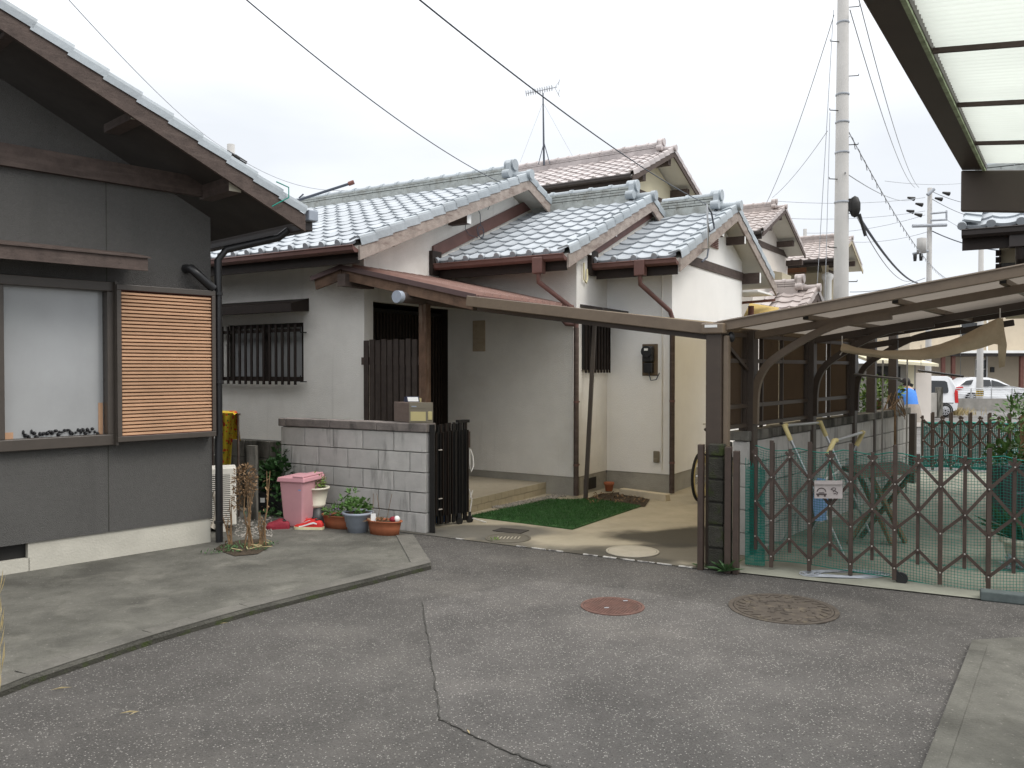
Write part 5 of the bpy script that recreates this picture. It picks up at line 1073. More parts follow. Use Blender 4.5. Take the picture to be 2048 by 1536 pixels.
# ================================================================== BACKGROUND: building, wall, cars, person
zb = -.47
bl = aty(1868, 819, 50); bb_ = V((bl.x, bl.y, zb))
BBd = dirv(92); BBn = V((-BBd.y, BBd.x, 0))
def PB(a, b, z=0): return bb_ + BBd * a + BBn * b + UP * z
HBg = thing('beige_building', bb_, 'beige two-storey building behind the parked white hatchback', 'building')
q = MB(); q.ob(PB(-.6, 2.0, 0), BBd * 12, BBn * 6, (0, 0, 6.2)); ob('wall', q, 'beige', HBg)
q = MB(); q.ob(PB(-.9, -.2, 3.05), BBd * 12, BBn * 2.2, (0, 0, .16)); cr = ob('porch_canopy', q, 'white', HBg)
q = MB(); q.ob(PB(-.5, .0, 2.88), BBd * 11, BBn * 1.9, (0, 0, .17)); ob('canopy_soffit', q, 'gutdk', HBg)
for a_ in (.55, 1.15, 5.2, 8.0):
    q = MB(); q.ob(PB(a_, .2, 0), BBd * .2, BBn * .2, (0, 0, 2.9)); ob('canopy_post', q, 'rust', HBg)
for a_, w_, z0, z1 in ((3.4, .75, .9, 2.75), (6.5, 1.4, .9, 2.2), (2.5, 1.2, 3.9, 5.0), (6.5, 1.2, 3.9, 5.0)):
    q = MB(); q.ob(PB(a_, 1.97, z0), BBd * w_, BBn * .05, (0, 0, z1 - z0)); o = ob('window', q, 'acw', HBg)
    q = MB(); q.ob(PB(a_ + .06, 1.95, z0 + .06), BBd * (w_ - .12), BBn * .04, (0, 0, (z1 - z0) * .6)).ob(PB(a_ + .06, 1.95, z0 + .1 + (z1 - z0) * .6), BBd * (w_ - .12), BBn * .04, (0, 0, (z1 - z0) * .3)); ob('pane', q, 'glassd', o)
q = MB(); q.ob(PB(4.35, 1.9, 1.9), BBd * .22, BBn * .1, (0, 0, .32)); ob('meter_box', q, 'black', HBg)
q = MB(); q.tube([PB(4.1, 1.9, 0), PB(4.1, 1.9, 5.5)], .05, 8); ob('downpipe', q, 'white', HBg)
# dark gabled neighbour between
nb = aty(1800, 780, 30); nbz = gz(30)
q = MB(); HN = thing('low_shop', V((nb.x, nb.y, nbz)), 'low pale building with yellowish canopy beside the white van', 'building')
def PN(a, b, z=0): return V((nb.x, nb.y, nbz)) + dirv(85) * a + dirv(-5) * b + UP * z
q.ob(PN(-1.6, 0, 0), dirv(85) * 2.2, dirv(-5) * 4, (0, 0, 2.3)); ob('wall', q, 'greyw', HN)
q = MB(); q.ob(PN(.25, -.05, 0), dirv(85) * .25, dirv(-5) * .1, (0, 0, 2.35)); ob('corner_post', q, 'house2', HN)
q = MB(); q.poly([PN(-1.7, -.9, 2.35), PN(.9, -.9, 2.18), PN(.9, .4, 2.38), PN(-1.7, .4, 2.6)], (0, 0, .1)); ob('canopy', q, 'house2', HN)
q = MB(); q.ob(PN(.5, .1, 0), dirv(85) * .75, dirv(-5) * 3, (0, 0, 1.95)); ob('wall', q, 'house3', HN)
q = MB(); q.bar(PN(-1.3, -.3, 2.2), PN(.3, -.3, 1.5), .06, .1).ob(PN(-.9, -.02, 1.7), dirv(85) * .9, dirv(-5) * .03, (0, 0, .5)); ob('dark_window', q, 'blackm', HN)
tb_ = aty(1846, 735, 58); q = MB(); q.ob(V((tb_.x - .6, tb_.y, zb)), (2.2, 0, 0), (0, 4, 0), (0, 0, 5.2)); ga = thing('grey_building', V((tb_.x, tb_.y, zb)), 'grey building far behind between the van and the canopy', 'building'); ob('wall', q, 'greyw', ga)
q = MB(); q.ob(V((tb_.x + .9, tb_.y - .05, 1.4)), (.4, 0, 0), (0, .06, 0), (0, 0, 1.2)); ob('window', q, 'glassd', ga)
# parking wall with rails in front of the hatchback
w0 = onz(1893, 820, zb); w1 = onz(2120, 822, zb); wd_ = (w1 - w0).normalized()
fw_ = thing('parking_wall', w0, 'low grey wall with metal rail in front of the white hatchback', 'wall')
q = MB(); q.ob(w0, wd_ * (w1 - w0).length, V((-wd_.y, wd_.x, 0)) * .15, (0, 0, .60)); ob('wall', q, 'greyw', fw_)
for k in range(7):
    q = MB(); q.tube([w0 + wd_ * (.2 + k * .95) + UP * .6, w0 + wd_ * (.2 + k * .95) + UP * 1.12], .03, 6); ob('rail_post', q, 'silver', fw_)
for z_ in (.70, .80, .90, 1.0, 1.10):
    q = MB(); q.tube([w0 + UP * z_, w1 + UP * z_], .022 if z_ == 1.1 else .012, 5); ob('rail', q, 'silver', fw_)
# side wall left of the van
s0_, s1_ = onz(1838, 838, -.38), onz(1874, 836, -.44); 
q = MB(); sw_ = thing('side_wall', s0_, 'weathered plain wall between the person and the white van', 'wall'); d_ = s1_ - s0_; d_.z = 0; q.ob(s0_, d_, V((-d_.y, d_.x, 0)).normalized() * .15, (0, 0, 1.0)); ob('wall', q, 'greyw', sw_); q = MB(); q.ob(s1_ + V((0, -.05, 0)), (.22, 0, 0), (0, .22, 0), (0, 0, 1.3)); ob('end_pier', q, 'blockd', sw_)
q = MB(); o_ = onz(1800, 838, -.36); q.ob(o_, (.9, .25, 0), (-.05, .15, 0), (0, 0, .85)).ob(o_ + V((.1, 0, .85)), (.45, .1, 0), (-.04, .12, 0), (0, 0, .3)); solo('garden_wall', q, 'greyw', 'short grey wall in front of the bending person', 'wall')

def car(name, label, org, dv, L_, Wd, prof, glasses, wheels, wr_, paint='carw', lights=()):
    """prof: closed side outline (x, z, half width); body lofted across the width with rounded sides"""
    nv = V((-dv.y, dv.x, 0)); c = thing(name, org, label, 'car')
    def pt(x, y, z): return org + dv * x + nv * y + UP * z
    ys = [(-1, .86, .985), (-.97, .96, .99), (-.9, 1, 1), (0, 1, 1), (.9, 1, 1), (.97, .96, .99), (1, .86, .985)]
    cx = sum(p[0] for p in prof) / len(prof); cz = sum(p[1] for p in prof) / len(prof)
    rows = [[pt(cx + (x - cx) * (1 - (1 - k) * .12), y * h, cz + (z - cz) * (1 - (1 - k) * .10)) for x, z, h in prof] for y, k, _ in ys]
    q = MB(); q.grid([r + [r[0]] for r in rows], True); q.add(rows[0], [tuple(range(len(prof)))]); q.add(rows[-1], [tuple(range(len(prof)))[::-1]]); ob('body', q, paint, c)
    for gl in glasses:
        q = MB(); q.poly([pt(x, -h - .012, z) for x, z, h in gl], nv * .03); ob('window', q, 'glassd', c)
        q = MB(); q.poly([pt(x, h + .012, z) for x, z, h in gl], nv * -.03); ob('window', q, 'glassd', c)
    for wx in wheels:
        for sgn in (-1, 1):
            y = sgn * (Wd / 2 - .09); q = MB()
            pr = [(wr_ * .68, -.09), (wr_ * .95, -.09), (wr_, -.06), (wr_, .06), (wr_ * .95, .09), (wr_ * .68, .09)]
            def ring(pr, n=22): return [[pt(wx + r * math.cos(6.2832 * k / n), y + o_, wr_ + r * math.sin(6.2832 * k / n)) for k in range(n + 1)] for r, o_ in pr]
            q.grid(ring(pr)); wh = ob('wheel', q, 'tyre', c)
            q = MB(); q.grid(ring([(wr_ * .68, sgn * .085), (wr_ * .60, sgn * .07), (wr_ * .15, sgn * .075), (.001, sgn * .08)]))
            ob('rim', q, 'black', wh)
            q = MB()
            for k in range(10):
                an_ = 6.2832 * k / 10; q.bar(pt(wx + .04 * math.cos(an_), y + sgn * .085, wr_ + .04 * math.sin(an_)), pt(wx + wr_ * .66 * math.cos(an_), y + sgn * .08, wr_ + wr_ * .66 * math.sin(an_)), .03, .035, nv)
            q.grid(ring([(wr_ * .70, sgn * .09), (wr_ * .62, sgn * .092)])); ob('spokes', q, 'rim', wh)
            q = MB(); q.grid(ring([(wr_ * 1.18, sgn * .075 + sgn * .025), (wr_ * 1.0, sgn * .075 + sgn * .02)])); ob('wheel_arch', q, 'black', c)
    for nm, mm, pts in lights:
        for sgn in (-1, 1):
            q = MB(); q.poly([pt(x, sgn * (h + .01), z) for x, z, h in pts], nv * (-.10 * sgn)); ob(nm, q, mm, c)
    return c, pt
vo = onz(1893, 834, gz(35)); vd = dirv(92)      # rear of the van points right
vb = V((vo.x, vo.y + .0, gz(35))) 
kw = .72
car('white_van', 'white tall kei van seen from its side, rear end with red tail light showing', vb + vd * .45 + dirv(2) * .74 - vd * 0, -vd, 3.4, 1.48,
    [(-.02, .30, .72), (-.06, .55, .73), (-.02, .95, .73), (.06, 1.35, .68), (.16, 1.68, .62), (.34, 1.78, .60), (1.2, 1.80, .60), (2.0, 1.78, .60), (2.5, 1.60, .61), (2.95, 1.08, .70), (3.30, .98, .71), (3.36, .6, .72), (3.33, .25, .70), (2.9, .18, .72), (.4, .18, .72)],
    [[(.40, 1.05, .725), (.36, 1.15, .71), (.40, 1.52, .655), (.50, 1.58, .645), (1.28, 1.60, .64), (1.28, 1.05, .725)], [(1.34, 1.05, .725), (1.34, 1.60, .64), (2.2, 1.58, .645), (2.55, 1.05, .725)]],
    (.50, 2.85), .28, lights=[('tail_light', 'redl', [(-.06, .62, .735), (-.04, 1.15, .71), (.06, 1.2, .70), (.10, 1.05, .725), (.08, .62, .735)]), ('side_rail', 'gutdk', [(.15, .60, .735), (.15, .625, .735), (.9, .625, .735), (.9, .60, .735)])])
ho = aty(1914, 800, 47); hb_ = V((ho.x, ho.y, zb + .12))
car('white_hatchback', 'white hatchback parked behind the railed wall', hb_ + V((0, .9, 0)), dirv(91), 4.3, 1.72,
    [(.02, .35, .82), (-.03, .6, .84), (.02, .95, .84), (.25, 1.12, .78), (.75, 1.46, .66), (1.1, 1.52, .64), (1.9, 1.50, .64), (2.4, 1.38, .66), (3.1, 1.02, .78), (3.9, .88, .80), (4.25, .68, .80), (4.28, .35, .78), (4.1, .2, .8), (.3, .2, .8)],
    [[(.30, 1.08, .80), (.62, 1.32, .72), (1.02, 1.36, .71), (.85, 1.08, .80)], [(1.2, 1.02, .82), (1.3, 1.38, .71), (1.95, 1.37, .71), (1.98, 1.0, .82)], [(2.05, 1.0, .82), (2.05, 1.36, .71), (2.4, 1.26, .73), (2.95, 1.0, .82)]],
    (.85, 3.45), .31, lights=[('tail_light', 'redl', [(-.02, .82, .85), (.02, .95, .85), (.35, .98, .845), (.4, .9, .85), (.15, .8, .855)])])
# grass tuft by the van
q = MB(); c = onz(1908, 832, gz(36))
for k in range(260): p = c + V((rnd.gauss(0, .38), rnd.gauss(0, .3), 0)); q.leaf(p, (rnd.uniform(-.5, .5), rnd.uniform(-.3, .3), 1), (0, 1, 0), rnd.uniform(.2, .5), .03)
solo('grass_tuft', q, 'straw', 'yellowish grass tuft on the kerb beside the white van', 'grass', kind='stuff')

# person bending over the wall, seen from behind
pz = gz(25); pp0 = aty(1824, 800, 25); pb = V((pp0.x, pp0.y, pz))
pe = thing('person', pb, 'person from behind in blue shirt and grey skirt, leaning forward', 'person')
def skin(name, verts, edges, rad, m, parent, root=0, sub=1):
    me = bpy.data.meshes.new(name); me.from_pydata([tuple(V(v) - wpos(parent)) for v in verts], edges, []); me.materials.append(M[m])
    o = bpy.data.objects.new(name, me); col.objects.link(o); o.parent = parent
    s_ = o.modifiers.new('skin', 'SKIN'); s_.use_smooth_shade = True
    for i, r in enumerate(rad): me.skin_vertices[0].data[i].radius = (r, r) if not isinstance(r, tuple) else r
    me.skin_vertices[0].data[root].use_root = True
    o.modifiers.new('subsurf', 'SUBSURF').levels = sub; o.modifiers['subsurf'].render_levels = sub; return o
def pv(x, y, z): return pb + V((x, y, z))
vv = [pv(0, 0, .84), pv(0, .06, 1.0), pv(-.01, .16, 1.18), pv(-.03, .26, 1.33), pv(-.04, .28, 1.42), pv(-.045, .30, 1.52), pv(-.045, .31, 1.62),
      pv(-.17, .25, 1.31), pv(-.25, .36, 1.10), pv(-.22, .55, .98), pv(-.21, .62, .95),
      pv(.12, .25, 1.31), pv(.21, .34, 1.10), pv(.17, .52, .97), pv(.16, .6, .94),
      pv(-.09, 0, .78), pv(-.11, .03, .45), pv(-.10, -.02, .08), pv(-.11, .14, .03), pv(.09, 0, .78), pv(.11, .03, .45), pv(.10, -.02, .08), pv(.11, .14, .03)]
sk = skin('body', vv, [(0, 1), (1, 2), (2, 3), (3, 4), (4, 5), (5, 6), (3, 7), (7, 8), (8, 9), (9, 10), (3, 11), (11, 12), (12, 13), (13, 14), (0, 15), (15, 16), (16, 17), (17, 18), (0, 19), (19, 20), (20, 21), (21, 22)],
     [(.16, .11), (.145, .10), (.16, .11), (.13, .10), .055, .085, .08, .06, .05, .04, .03, .06, .05, .04, .03, .09, .055, .04, .03, .09, .055, .04, .03], 'skin', pe)
q = MB()
def oval(c, rx, ry, n=18): return [c + V((rx * math.cos(6.2832 * k / n), ry * math.sin(6.2832 * k / n), 0)) for k in range(n + 1)]
q.grid([oval(pv(0, 0, .80), .21, .155), oval(pv(0, .04, .93), .20, .15), oval(pv(-.01, .12, 1.10), .215, .155), oval(pv(-.02, .19, 1.24), .225, .16), oval(pv(-.03, .24, 1.34), .17, .13), oval(pv(-.035, .28, 1.39), .09, .08)])
for s_ in (-1, 1): q.tube([pv(s_ * .16 - .03, .24, 1.31), pv(s_ * .23 - .02, .31, 1.18), pv(s_ * .235 - .02, .38, 1.08)], [.085, .075, .068], 10, False)
ob('shirt', q, 'shirt', pe)
q = MB(); rows = []
for z_, r_ in ((.90, .19), (.80, .225), (.6, .265), (.36, .31)): rows.append([pv(0, -.01, z_) + V((r_ * (1 + .035 * math.sin(k * 2.6)) * math.cos(6.2832 * k / 36), r_ * .8 * (1 + .035 * math.sin(k * 2.6)) * math.sin(6.2832 * k / 36), 0)) for k in range(37)])
q.grid(rows); ob('skirt', q, 'skirt', pe)
q = MB(); q.ball(pv(-.045, .28, 1.56), .12, .125, .145, 14, 8); ob('hair', q, 'hair', pe)

# ================================================================== LEFT CORNER: AC, cloth, bin, pots, plants
ac = thing('air_conditioner', V((-2.83, 8.45, .05)), 'white outdoor air conditioner unit beside the black downpipe', 'air conditioner')
ad_ = D.copy(); an2 = NA.copy(); ao = onz(474, 1052, .05) ; ao.z = .12
def PA_(a, b, z=0): return ao + an2 * a - ad_ * b * -1 + UP * z
# long side faces the street front, built on the grey house axes
af = dirv(70); as_ = V((-af.y, af.x, 0))
cor = onz(473, 1062, .05); cor = V((cor.x, cor.y, .11))
q = MB(); q.ob(cor, af * -.75, as_ * .28, (0, 0, .56)); ab_ = ob('casing', q, 'acw', ac, bev=.01)
q = MB(); q.ob(cor - af * .055 - as_ * .004 + UP * .04, af * -.5, as_ * .004, (0, 0, .46)); ob('grille_back', q, 'black', ab_)
for k in range(24):
    q = MB(); q.ob(cor - af * .052 - as_ * .012 + UP * (.045 + k * .0192), af * -.53, as_ * .012, (0, 0, .010)); ob('grille_slat', q, 'acw', ab_)
for s_ in (.1, .6):
    q = MB(); q.ob(cor - af * s_ - UP * .06, af * -.08, as_ * .28, (0, 0, .06)); ob('foot', q, 'acw', ac)
rows = []; c0 = aty(437, 826, 8.9); c1 = aty(470, 826, 8.75)
for k in range(9):
    f = k / 8; rows.append([c0.lerp(c1, j / 8) + V((.0 - .05 * f * (j / 8), .02 * math.sin(j * 1.4 + f), -f * .60 - (.02 * (j == 8) * (k == 0)))) for j in range(9)])
q = MB(); q.grid(rows); q.grid([rows[0], [p + V((0, .10, .02)) for p in rows[0]], [p + V((0, .2, -.3)) for p in rows[0]]]); solo('floral_cloth', q, 'floral', 'yellow cloth with red flowers draped above the air conditioner', 'cloth')
q = MB(); q.tube([c0 + V((-.1, .1, .0)), c1 + V((.02, .1, -.02))], .012, 6).tube([c1 + V((.0, .1, -.02)), V((c1.x, c1.y + .1, .05))], .012, 6).tube([c0 + V((-.1, .1, 0)), V((c0.x - .1, c0.y + .1, .05))], .012, 6); solo('drying_rail', q, 'wooddk', 'dark rail on posts holding the floral cloth', 'rail')
# pink bin
bn = onz(603, 1049, .05); bx = dirv(108); by = V((-bx.y, bx.x, 0)); bin_ = thing('waste_bin', bn, 'pink lidded plastic waste bin beside the block wall', 'bin')
def rect(c, hx, hy, z): return [c + bx * sx * hx + by * sy * hy + UP * z for sx, sy in ((-1, -1), (1, -1), (1, 1), (-1, 1))]
q = MB(); a, b = rect(bn, .105, .155, 0), rect(bn, .135, .185, .46); q.add(a + b, [(0, 1, 5, 4), (1, 2, 6, 5), (2, 3, 7, 6), (3, 0, 4, 7), (3, 2, 1, 0), (4, 5, 6, 7)]); ob('bin_body', q, 'pink', bin_, bev=.015)
q = MB(); a, b = rect(bn, .158, .205, .455), rect(bn, .15, .195, .50); q.add(a + b, [(0, 1, 5, 4), (1, 2, 6, 5), (2, 3, 7, 6), (3, 0, 4, 7), (3, 2, 1, 0), (4, 5, 6, 7)])
ld = ob('lid', q, 'pinkd', bin_, bev=.008)
q = MB(); q.ob(bn + bx * .02 - by * .195 + UP * .50, bx * .12, by * .39, (0, 0, .018)); ob('lid_flap', q, 'pinkd', ld, bev=.006)
q = MB(); q.ob(bn + bx * .075 - by * .178 + UP * .37, bx * .035, by * .004, (0, 0, .05)); ob('sticker', q, 'white', bin_)
q = MB(); q.ob(bn + bx * .078 - by * .180 + UP * .372, bx * .028, by * .004, (0, 0, .022)); ob('sticker', q, 'lblue', bin_)
q = MB(); q.bar(bn - bx * .127 - by * .02 + UP * .16, bn - bx * .136 - by * .04 + UP * .36, .004, .012, by); ob('handle_wire', q, 'white', bin_)
# shoes
def shoe(name, base, dv, ln, up_m, sole_m, label, stripe=True, hi=1.0):
    nv = V((-dv.y, dv.x, 0)); t_ = thing(name, base, label, 'shoe', 'shoes left on the concrete by the bin')
    st = [(-.5, .030, .055), (-.44, .036, .085 * hi), (-.25, .036, .095 * hi), (-.05, .038, .085), (.12, .043, .066), (.30, .046, .052), (.43, .038, .044), (.5, .018, .034)]
    q = MB(); rows = []
    for x, w_, h in st: rows.append([base + dv * (x * ln) + nv * (w_ * math.cos(a)) + UP * (.022 + max(0, h - .022) * max(0, math.sin(a)) ** .6) for a in [math.pi * k / 10 for k in range(11)]])
    q.grid(rows); q.add(rows[0], [tuple(range(11))]); ob('upper', q, up_m, t_)
    q = MB(); lo = [[base + dv * (x * ln * 1.03) + nv * (w_ * 1.12 * s_) + UP * z for s_ in (-1, 1)] for x, w_, h in st for z in (0,)]
    out = [r[0] for r in lo] + [r[1] for r in lo[::-1]]; q.poly([p for p in out], (0, 0, .026)); ob('sole', q, sole_m, t_, bev=.006)
    q = MB(); q.ball(base - dv * (.28 * ln) + UP * (.094 * hi), .024, .022, .008, 10, 4); q2 = ob('opening', q, 'black', t_)
    if stripe:
        q = MB(); pth = [(.30, .030), (.20, .034), (.05, .046), (-.10, .062), (-.22, .070), (-.34, .060)]; wds = [.012, .012, .014, .016, .018, .012]
        for sgn in (-1, 1):
            up_l = []; lo_l = []
            for (x, z), wz in zip(pth, wds):
                up_l.append(base + dv * (x * ln) + nv * sgn * (.047 - .10 * max(0, z - .05)) + UP * (z + wz / 2)); lo_l.append(base + dv * (x * ln) + nv * sgn * (.0485 - .10 * max(0, z - .05)) + UP * (z - wz / 2))
            q.grid([up_l, lo_l])
        ob('side_stripe', q, 'white', t_)
        q = MB()
        for k in range(4): q.tube([base + dv * ((.02 + k * .055) * ln) + nv * s_ * .018 + UP * (.086 - k * .006) for s_ in (-1, 1)], .003, 4)
        ob('laces', q, up_m, t_)
sh = onz(618, 1058, .05); sdv = dirv(-83)
shoe('running_shoe', sh, sdv, .29, 'red', 'sole', 'front red running shoe with white side stripe and pale yellow sole')
shoe('running_shoe', sh + V((-.05, .12, 0)), dirv(-70), .29, 'red', 'sole', 'rear red running shoe half hidden behind its striped twin')
sh2 = onz(556, 1057, .05); shoe('slip_on_shoe', sh2, dirv(-100), .22, 'crimson', 'crimson', 'dark crimson slip-on shoe to the left of the red running shoes', False, .8)
shoe('slip_on_shoe', sh2 + V((-.02, .10, 0)), dirv(-95), .22, 'crimson', 'crimson', 'second crimson slip-on shoe just behind its pair', False, .8)
# pots
def pot(name, base, label, prof, m, plant, sx=1, sy=1, rz=0, n=24):
    t_ = thing(name, base, label, 'plant pot'); q = MB(); q.lathe(V(), prof, n, True, sx, sy); 
    for i, p in enumerate(q.v): q.v[i] = base + Matrix.Rotation(rz, 3, 'Z') @ p
    ob('pot', q, m, t_)
    zt = max(p[1] for p in prof) - .02; rr = prof[-2][0]
    q = MB(); q.lathe(V((0, 0, zt)), [(rr * .98, 0), (.001, .008)], n, False, sx, sy)
    for i, p in enumerate(q.v): q.v[i] = base + Matrix.Rotation(rz, 3, 'Z') @ p
    ob('potting_soil', q, 'soil', t_); plant(t_, base + UP * zt); return t_
def rim_prof(r0, r1, h, lip=.012): return [(.001, 0), (r0, 0), (r0 + (r1 - r0) * .5, h * .5), (r1, h * .9), (r1 + lip, h * .92), (r1 + lip, h), (r1 + lip * .3, h), (r1 - .008, h - .02), (r1 - .012, h - .03)]
def pl1(t_, c):
    q = MB(); foliage(q, c + UP * .07, (.09, .08, .06), 150, .055, .022); ob('foliage', q, 'leafl', t_)
    q = MB()
    for k in range(14): a = rnd.uniform(-.09, .09); q.tube([c + V((a, rnd.uniform(-.05, .05), 0)), c + V((a * 1.3, rnd.uniform(-.05, .05), rnd.uniform(.10, .17)))], .0025, 4)
    ob('stem', q, 'dry', t_)
def pl2(t_, c):
    q = MB(); foliage(q, c + UP * .05, (.15, .08, .06), 150, .05, .03); foliage(q, c + V((.12, 0, .14)), (.05, .05, .05), 30, .04, .02); ob('foliage', q, 'leaf', t_)
    q = MB(); q.ball(c + V((.13, -.08, .02)), .022, .012, .022, 8, 5); ob('flower', q, 'flower', t_)
    q = MB()
    for k in range(7): q.ball(c + V((rnd.uniform(-.12, .1), rnd.uniform(-.06, .03), rnd.uniform(.02, .1))), .008, .008, .008, 6, 4)
    ob('flower', q, 'flowerp', t_)
def pl3(t_, c):
    q = MB(); foliage(q, c + UP * .07, (.12, .10, .07), 150, .05, .038); foliage(q, c + V((-.05, 0, .2)), (.04, .04, .06), 30, .045, .03); foliage(q, c + V((-.14, 0, .12)), (.05, .05, .05), 30, .045, .03); ob('foliage', q, 'leaf', t_)
def pl4(t_, c):
    q = MB(); 
    for a in (-.13, -.07, .02): q.tube([c + V((a, 0, 0)), c + V((a + .02, .01, .12)), c + V((a + rnd.uniform(-.03, .05), .02, .27))], .0022, 4)
    foliage(q, c + V((-.03, 0, .01)), (.13, .05, .015), 40, .05, .02); ob('stem', q, 'dry', t_)
    q = MB(); q.ob(c + V((-.125, -.03, 0)), (.045, .01, 0), (.0, .004, 0), (0, 0, .085)); ob('plant_label', q, 'white', t_)
    q = MB(); q.ball(c + V((.09, -.03, .03)), .04, .035, .03, 8, 6); ob('red_ball', q, 'crimson', t_); q = MB(); q.ball(c + V((.125, -.035, .035)), .03, .03, .032, 8, 6); ob('white_ball', q, 'white', t_)
hp = onz(632, 1046, .05); hpz = .235
# the cream pot stands on an upturned dark pot
q = MB(); q.lathe(V((hp.x, hp.y, .05)), [(.10, 0), (.085, .165), (.001, .165)], 20); solo('upturned_pot', q, 'black', 'black upturned pot holding up the cream pot', 'pot')
pot('flower_pot', V((hp.x, hp.y, .217)), 'round cream pot with feathery herb raised beside the pink bin', [(.001, 0), (.085, 0), (.09, .012), (.10, .03), (.095, .034), (.115, .12), (.128, .185), (.140, .187), (.140, .205), (.128, .205), (.12, .19)], 'offw', pl1)
p2_ = onz(678, 1055, .05); pot('planter', p2_, 'brown trough planter with violet flowers and one yellow bloom', rim_prof(.16, .19, .13), 'terra', pl2, 1, .5, -.45)
p3_ = onz(716, 1063, .05); pot('flower_pot', p3_, 'grey-blue ribbed round pot with broad-leaved plant', [(.001, 0), (.095, 0), (.105, .05), (.111, .052), (.118, .10), (.124, .102), (.130, .15), (.136, .152), (.140, .17), (.152, .172), (.152, .195), (.142, .195), (.135, .18)], 'greyp', pl3)
p4_ = onz(769, 1068, .05); pot('planter', p4_, 'orange-brown trough planter with bare stems, plant tag and red ball', rim_prof(.15, .175, .135, .014), 'terra', pl4, 1, .52, -.35)
# black planter with vine
vn = onz(548, 1030, .05); vt_ = thing('planter', vn, 'black square planter with dark green vine between bin and dry plant', 'planter')
q = MB(); q.ob(vn + V((-.22, .05, 0)), (.42, -.05, 0), (.05, .3, 0), (0, 0, .24)); ob('tub', q, 'black', vt_, bev=.01)
q = MB(); q.ob(vn + V((-.16, .038, .13)), (.05, -.006, 0), (0, .004, 0), (0, 0, .05)); ob('white_tag', q, 'white', vt_)
q = MB(); c = vn + V((0, .15, .42)); foliage(q, c, (.23, .16, .20), 420, .075, .06); foliage(q, c + V((.06, 0, .22)), (.10, .1, .12), 80, .07, .055); foliage(q, vn + V((.08, -.05, .15)), (.12, .06, .16), 60, .05, .04); ob('foliage', q, 'leafd', vt_)
q = MB(); foliage(q, vn + V((-.05, -.12, .03)), (.22, .06, .04), 80, .05, .03); ob('ground_leaves', q, 'weed', vt_)
q = MB(); q.ob(onz(494, 1040, .05), (.10, -.02, 0), (.01, .05, 0), (0, 0, .78)); solo('wall_post', q, 'blockd', 'grey stone post standing behind the dry plant', 'post')
# dry plants in the soil bed
dp = thing('dry_plant', onz(500, 1095, .055), 'withered brown plant growing from the soil bed by the grey house', 'plant')
q = MB(); fo = MB(); b0 = onz(498, 1095, .055); k0 = onz(455, 1090, .055); k1 = onz(525, 1092, .055)
for base, tops in ((b0, ((-.06, .05, .62), (-.02, .06, .60), (.02, .0, .5))), (k0, ((.02, .03, .40), (-.02, .02, .25))), (k1, ((.04, .05, .66), (.0, .0, .25), (-.03, .02, .3)))):
    for dx, dy, h in tops:
        for j in range(2): m = base + V((dx * .4 + rnd.uniform(-.03, .03), dy * .5, h * .5)); e = base + V((dx + rnd.uniform(-.03, .03), dy, h)); q.tube([base + V((rnd.uniform(-.04, .04), 0, 0)), m, e], [.008, .006, .003], 5)
        for j in range(15): f = rnd.uniform(.1, .95); fo.leaf(base.lerp(base + V((dx, dy, h)), f) + V((rnd.gauss(0, .015), rnd.gauss(0, .015), 0)), (rnd.uniform(-1, 1), rnd.uniform(-1, 1), -.6), (0, 0, 1), .035, .013)
foliage(fo, b0 + V((-.05, .05, .58)), (.10, .09, .15), 480, .034, .017); foliage(fo, b0 + V((-.12, .05, .40)), (.04, .06, .09), 110, .032, .016)
ob('stem', q, 'dry', dp); ob('foliage', fo, 'dry', dp)
q = MB()
for k in range(170):
    t_ = rnd.random(); p = so[0].lerp(so[3], t_) + V((rnd.uniform(-.06, .08), rnd.uniform(-.22, .12), 0)); q.leaf(V((p.x, p.y, .056)), (rnd.uniform(-1, 1), rnd.uniform(-1, 1), .5), (0, 0, 1), rnd.uniform(.02, .05), .012)
tag(ob('bed_weeds', q, 'weed', kind='stuff'), 'tiny weeds on the soil bed')
q = MB()
for a in range(9): p = so[1].lerp(so[3], rnd.random()) + V((0, rnd.uniform(0, .1), .02)); q.tube([p, p + V((rnd.uniform(-.15, .15), rnd.uniform(-.04, .04), rnd.uniform(0, .03)))], .003, 4)
tag(ob('dry_twigs', q, 'straw', kind='stuff'), 'dry twigs lying on the soil bed')
q = MB()
for k in range(34):
    p = V((-3.98 + rnd.gauss(0, .03), 6.25 + rnd.gauss(0, .05), .05)) if k < 0 else onz(rnd.uniform(-14, 3), rnd.uniform(1180, 1390), .05); q.leaf(p, (rnd.gauss(.0, .15), rnd.gauss(0, .15), 1), (0, 1, 0), rnd.uniform(.08, .2), .004)
solo('dry_grass', q, 'straw', 'dry grass blades at the left picture edge', 'grass')
q = MB()
for u, v, an_, ln in ((238, 1427, .3, .09), (258, 1430, 1.0, .05), (940, 1468, 1.9, .05), (440, 1247, .3, .05), (100, 1380, .4, .1)):
    p = onz(u, v, .008); q.leaf(p, (math.cos(an_), math.sin(an_), 0), (0, 0, 1), ln, .007)
tag(ob('fallen_straw', q, 'straw', kind='stuff'), 'bits of straw fallen on the road')
q = MB()
def stone(c, r): 
    m = [c + V((rnd.uniform(.6, 1.2) * r * x, rnd.uniform(.6, 1.2) * r * y, rnd.uniform(.5, .9) * r * z)) for x, y, z in ((1, 0, 0), (-1, 0, 0), (0, 1, 0), (0, -1, 0), (0, 0, 1), (0, 0, -1))]
    q.add(m, [(0, 2, 4), (2, 1, 4), (1, 3, 4), (3, 0, 4), (2, 0, 5), (1, 2, 5), (3, 1, 5), (0, 3, 5)])
